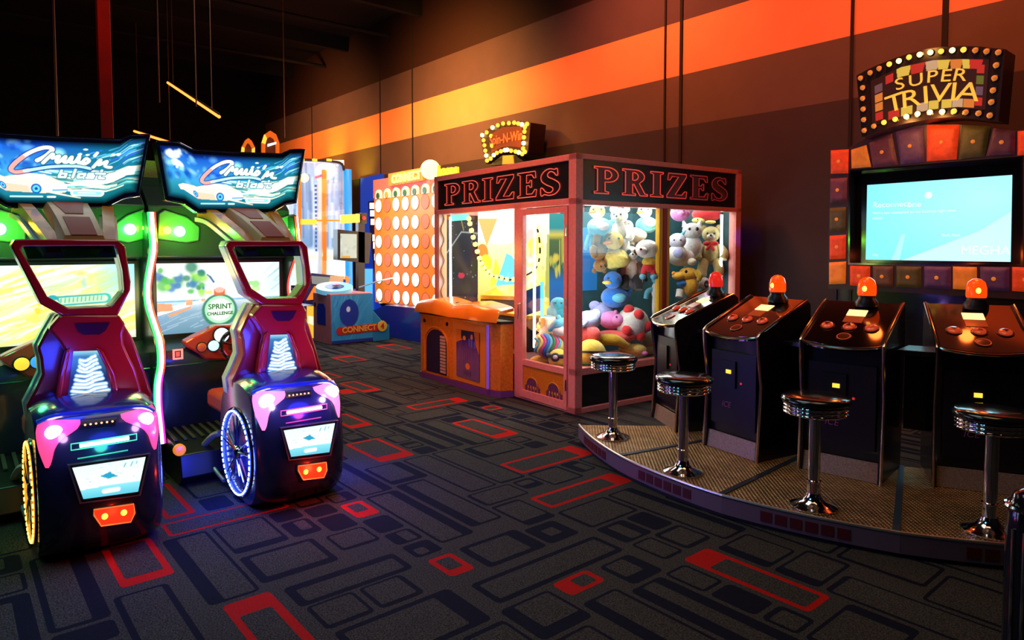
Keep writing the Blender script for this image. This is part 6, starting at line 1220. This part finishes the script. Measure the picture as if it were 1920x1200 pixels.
# ---- blue console with the pink front door
KX, KY = onz(622, 648)[:2]; o = (KX, KY, 0)
kc = thing('game_console', 'blue and pink console with a round pale blue top ring and red name plate', 'arcade console', o)
zt = .78
MB(mat('console_pink', (.62, .20, .20), .45, noise=.15, nscale=10)).box(-.66, 0, 0, -.02, .70, zt).build('console_body', kc, bevel=.01)
cv = Cv(110, 90, (.05, .35, .65)); cv.streaks(50, (-.1, -.2, .6, 1), (.3, 1), (40, 110), (.01, .03), [(.10, .5, .8), (.02, .22, .55), (.2, .6, .85)], 3, .6).ell(.42, .62, .24, .30, (.02, .05, .35)).ell(.40, .70, .05, .06, (.8, .9, 1)).poly([(.36, .35), (.5, .35), (.56, .2), (.3, .2)], (.02, .06, .35))
cv.rect(0, 0, 1, .06, (.02, .05, .3))
fnp = lambda u, v: (.004, .0 + .70 * u * (1 + .36 * (1 - v) ** 1.5 * 0), .02 + (zt - .04) * v)
art('printed_side', cv, fnp, art_mat('print_matte', printed=True), kc)
MB(mat('console_blue', (.02, .14, .45), .4)).extr([(-.3, .70, .02), (-.01, .70, .02), (-.01, .98, .02), (-.01, .98, .25), (-.01, .70, .55), (-.3, .70, .55)], (.0, .0, .0001)) if False else None
g = MB(mat('console_teal', (.03, .28, .50), .4)); g.extr([(.0, .70, .0), (.0, 1.0, .0), (.0, 1.0, .24), (.0, .88, .30), (.0, .70, .50)], (-.3, 0, 0)); g.build('side_wedge', kc, bevel=.006)
g = MB(mat('plate_red', (.65, .03, .02), .3)); pts = [(.012, .12 + .045 * math.cos(math.radians(a)), .21 + .06 * math.sin(math.radians(a))) for a in range(90, 271, 20)] + [(.012, .90 + .045 * math.cos(math.radians(a)), .23 + .06 * math.sin(math.radians(a))) for a in range(-90, 91, 20)]
g.extr(pts, (-.01, 0, 0)); pl = g.build('name_plate', kc)
g = MB(mat('lettering_orange', (.95, .45, .05), .4)); add_text(g, 'CONNECT', .12, frame_m((.015, .46, .22), (0, 1, .02), (0, 0, 1)), depth=.002, bold=.004); g.build('name_lettering', pl)
g = MB(mat('disc_gold', (.95, .55, .05), .3)); g.lathe([(.085, 0), (.085, .008), (0, .010)], (.012, .86, .235), 22, 'X'); dg = g.build('four_disc', pl); g = MB(mat('plate_red', ())); add_text(g, '4', .12, frame_m((.024, .86, .235), (0, 1, 0), (0, 0, 1)), depth=.002, bold=.004); g.build('four', dg)
MB(NB).extr([(-.50, -.001, .30), (-.20, -.001, .30), (-.20, -.001, .56), (-.26, -.001, .62), (-.44, -.001, .62), (-.50, -.001, .56)], (0, -.006, 0)).build('arched_door', kc); MB(BLK).box(-.60, -.008, .56, -.56, 0, .62).build('door_lock', kc)
tp_ = MB(mat('ring_pale_blue', (.25, .65, .85), .3, emit=(.2, .6, .8), es=.35), mat('ring_navy', (.02, .03, .25), .3)); R = rot('Y', 14) @ rot('X', 4); c = Vector((-.30, .20, zt + .10)); c += Vector((.0, .0, .0))
ring_o = [c + R @ Vector((.25 * math.cos(a * PI / 18), .29 * math.sin(a * PI / 18), 0)) for a in range(36)]
tp_.extr(ring_o, tuple(R @ Vector((0, 0, -.07)))).use(1).extr([c + R @ Vector((.13 * math.cos(a * PI / 18), .15 * math.sin(a * PI / 18), .004)) for a in range(36)], tuple(R @ Vector((0, 0, -.003)))); tp_.build('ring_top', kc)
MB(mat('bolt_red', (.6, .03, .1), .3)).ell(c + Vector((.05, .0, .02)), (.05, .06, .015)).build('centre_knob', kc)
# blue rocket rails right of the console
MB(mat('rail_ice', (.3, .6, .8), .3, .5)).tube(smooth([(-.3, .62, .85), (-.2, .95, .95), (-.3, 1.35, 1.0)], 4), .012, 6).build('rail', kc)
# ---- two seat driving cabinet in the gap
o = X_(600, 560, -8.9); o = (o[0], o[1], 0)
dk = thing('shooting_cabinet', 'dark low cabinet with orange and cream panels between the driving game and the console', 'arcade machine', o)
def K_(px, py, X=-8.9): return X_(px, py, X, o)
MB(mat('cabinet_indigo', (.02, .02, .16), .3, coat=.3)).extr([K_(560, 640), K_(588, 640), K_(588, 572), K_(560, 575)], (-.6, 0, 0)).build('cabinet', dk)
MB(glow('panel_yellow_lit', (1., .55, .05), .9), glow('panel_cream_lit', (1., .9, .6), 1.0)).extr([K_(576, 634, -8.88), K_(588, 634, -8.88), K_(588, 574, -8.88), K_(576, 574, -8.88)], (-.015, 0, 0)).use(1).extr([K_(578, 606, -8.87), K_(588, 610, -8.87), K_(588, 594, -8.87), K_(578, 592, -8.87)], (-.005, 0, 0)).build('lit_panel', dk)
o2 = X_(610, 540, -10.9); o2 = (o2[0], o2[1], 0)
wk = thing('water_game', 'low counter game with cream sloping playfield and orange edges behind the blue console', 'arcade machine', o2)
def V_(px, py, X=-10.9): return X_(px, py, X, o2)
g = MB(mat('cabinet_indigo', ())); g.extr([V_(570, 570), V_(650, 570), V_(655, 540), V_(640, 518), V_(585, 512), V_(570, 530)], (-.5, 0, 0)).extr([V_(572, 640), V_(650, 640), V_(650, 570), V_(572, 570)], (-.4, 0, 0)); g.build('counter', wk)
MB(mat('cream_playfield', (.80, .55, .30), .5, emit=(1., .6, .3), es=.25), mat('tower_orange', ()), mat('glass_grey', (.4, .55, .55), .2)).extr([V_(612, 545, -10.88), V_(640, 545, -10.88), V_(646, 518, -10.88), V_(620, 517, -10.88)], (-.02, 0, 0)).use(1).extr([V_(575, 563, -10.87), V_(605, 560, -10.87), V_(612, 540, -10.87), V_(590, 536, -10.87)], (-.02, 0, 0)).extr([V_(642, 545, -10.86), V_(650, 545, -10.86), V_(656, 520, -10.86), V_(648, 517, -10.86)], (-.02, 0, 0)).use(2).extr([V_(585, 532, -10.86), V_(612, 536, -10.86), V_(620, 520, -10.86), V_(584, 517, -10.86)], (-.02, 0, 0)).build('playfield', wk)
# ---- glowing arch signs far away above the right driving game
for k, (pts, lab) in enumerate((([(453, 292), (455, 275), (461, 263), (466, 259), (472, 264), (478, 276), (478, 292)], 'small glowing pointed arch sign above the right driving game'), ([(492, 292), (492, 268), (497, 252), (507, 245), (518, 252), (524, 268), (524, 292)], 'larger red and orange arch sign above the right driving game'))):
    o = X_(pts[3][0], 292, -13.); o = (o[0], o[1], 0); s_ = thing('arch_sign', lab, 'sign', o, 0, 'arch signs far behind the driving games')
    P = [X_(*p, -13., o) for p in pts]; c = sum(P, Vector()) / len(P)
    Pi = [c + (p - c) * .66 + Vector((0, 0, -.03)) for p in P]; Pi[0].z = P[0].z; Pi[-1].z = P[-1].z
    g = MB(glow('arch_orange', (1., .16, .01), .7), glow('arch_amber', (1., .55, .05), 1.4)); n = len(P)
    for i in range(n - 1): g.use(1 if (i in (0, 5) and k == 0) or (k == 1 and i in (1,)) else 0).extr([P[i], P[i + 1], Pi[i + 1], Pi[i]], (-.06, 0, 0))
    g.build('arch', s_)
    MB(mat('arch_back', (.12, .02, .01), .4)).extr([p + Vector((-.07, 0, 0)) for p in P], (-.05, 0, 0)).build('back_plate', s_)
    if k: MB(glow('arch_white', (1., .85, .8), 2)).extr([X_(502, 275, -12.97, o), X_(518, 270, -12.97, o), X_(518, 266, -12.97, o), X_(502, 270, -12.97, o)], (-.01, 0, 0)).build('white_bar', s_)
    MB(BLK).box(-.5, P[0].y - .1, 0, -.06, P[-1].y + .1, P[0].z).build('cabinet', s_)
# ---- bulb sign on the machine behind the prize booth
SY = 6.52; o = (-7.9, 6.7, 0)
sw_ = thing('spin_sign_machine', 'dark wheel machine behind the booth topped by a bulb framed curved sign', 'arcade machine', o)
def S_(px, py, dy=0.): return Y_(px, py, SY + dy, o)
def z6(x, y): return (800 + x / 6, 220 + y / 6)
OUT = [z6(*p) for p in ((600, 190), (680, 140), (760, 90), (860, 50), (980, 35), (1080, 42), (1170, 60), (1140, 380), (1120, 420), (1010, 380), (920, 365), (840, 380), (750, 430), (660, 520), (640, 420))]
MB(mat('spin_black', (.03, .012, .008), .4)).extr([S_(*p) for p in OUT], (0, .30, 0)).build('sign_box', sw_)
MB(mat('spin_brown', (.16, .035, .015), .4)).extr([S_(*z6(*p), -.012) for p in ((720, 190), (860, 110), (1075, 100), (1060, 340), (920, 325), (840, 340), (730, 400))], (0, .008, 0)).build('sign_face', sw_)
a_, b_ = S_(*z6(735, 265), -.02), S_(*z6(1055, 205), -.02); g = MB(mat('spin_letters', (.55, .15, .05), .3, emit=(1., .25, .05), es=.28)); add_text(g, 'Spin-N-Win', .20, frame_m((a_ + b_) / 2, b_ - a_, (0, 0, 1)), depth=.006, bold=.003, sx=.80); g.build('sign_lettering', sw_)
B2, B1 = glow('spin_bulb_bright', (1., .72, .22), 7), glow('spin_bulb', (1., .42, .04), 2.0)
for x, y, b in ((625, 200, 1), (675, 170, 0), (740, 115, 1), (800, 90, 0), (860, 70, 0), (925, 65, 0), (985, 60, 0), (1030, 70, 0), (1070, 80, 1), (1130, 75, 0), (1105, 110, 0), (1100, 160, 0), (1095, 225, 0), (1090, 290, 1), (1085, 350, 0), (1105, 388, 0),
                (640, 258, 0), (650, 315, 0), (660, 375, 0), (670, 430, 1), (680, 487, 0), (755, 425, 1), (735, 320, 0), (725, 210, 0), (720, 465, 0), (790, 400, 0), (835, 382, 0), (880, 370, 1), (905, 366, 1), (950, 376, 0), (1000, 385, 0), (1035, 395, 1), (1075, 412, 0)):
    MB(B2 if b else B1).ell(S_(*z6(x, y), -.02), .032, nu=10, nv=8).build('bulb', sw_)
MB(mat('spin_neck', (.8, .35, .04), .4, emit=(1., .4, .04), es=.35)).extr([S_(*z6(*p), .02) for p in ((855, 430), (965, 425), (975, 520), (850, 530))], (0, .1, 0)).build('neck', sw_)
MB(BLK).extr([S_(*z6(*p), .04) for p in ((700, 540), (850, 430), (1000, 430), (1120, 520))], (0, .2, 0)).build('shoulder', sw_)
p0 = S_(905, 320); p1 = S_(985, 320); MB(BLK).box(p0.x, -.1, 0, p1.x, .15, p0.z - .02).build('cabinet', sw_)
q = S_(948, 262, -.35); lamp('spin_glow', 'POINT', (q.x + o[0], q.y + o[1], q.z), (1., .42, .06), 14, .1)
# small blue beam spot on the wall between booth and trivia display
lamp('blue_spot', 'SPOT', tuple(ony(1391, 445, 6.3)), (.03, .04, 1.), 5, .02, target=tuple(ony(1391, 445, 7.)), spot=40, blend=1)
lamp('console_fill', 'AREA', (-8.4, 3.9, 2.0), (.6, .75, 1.), 14, .8, .8, (-9.8, 4.9, .4))
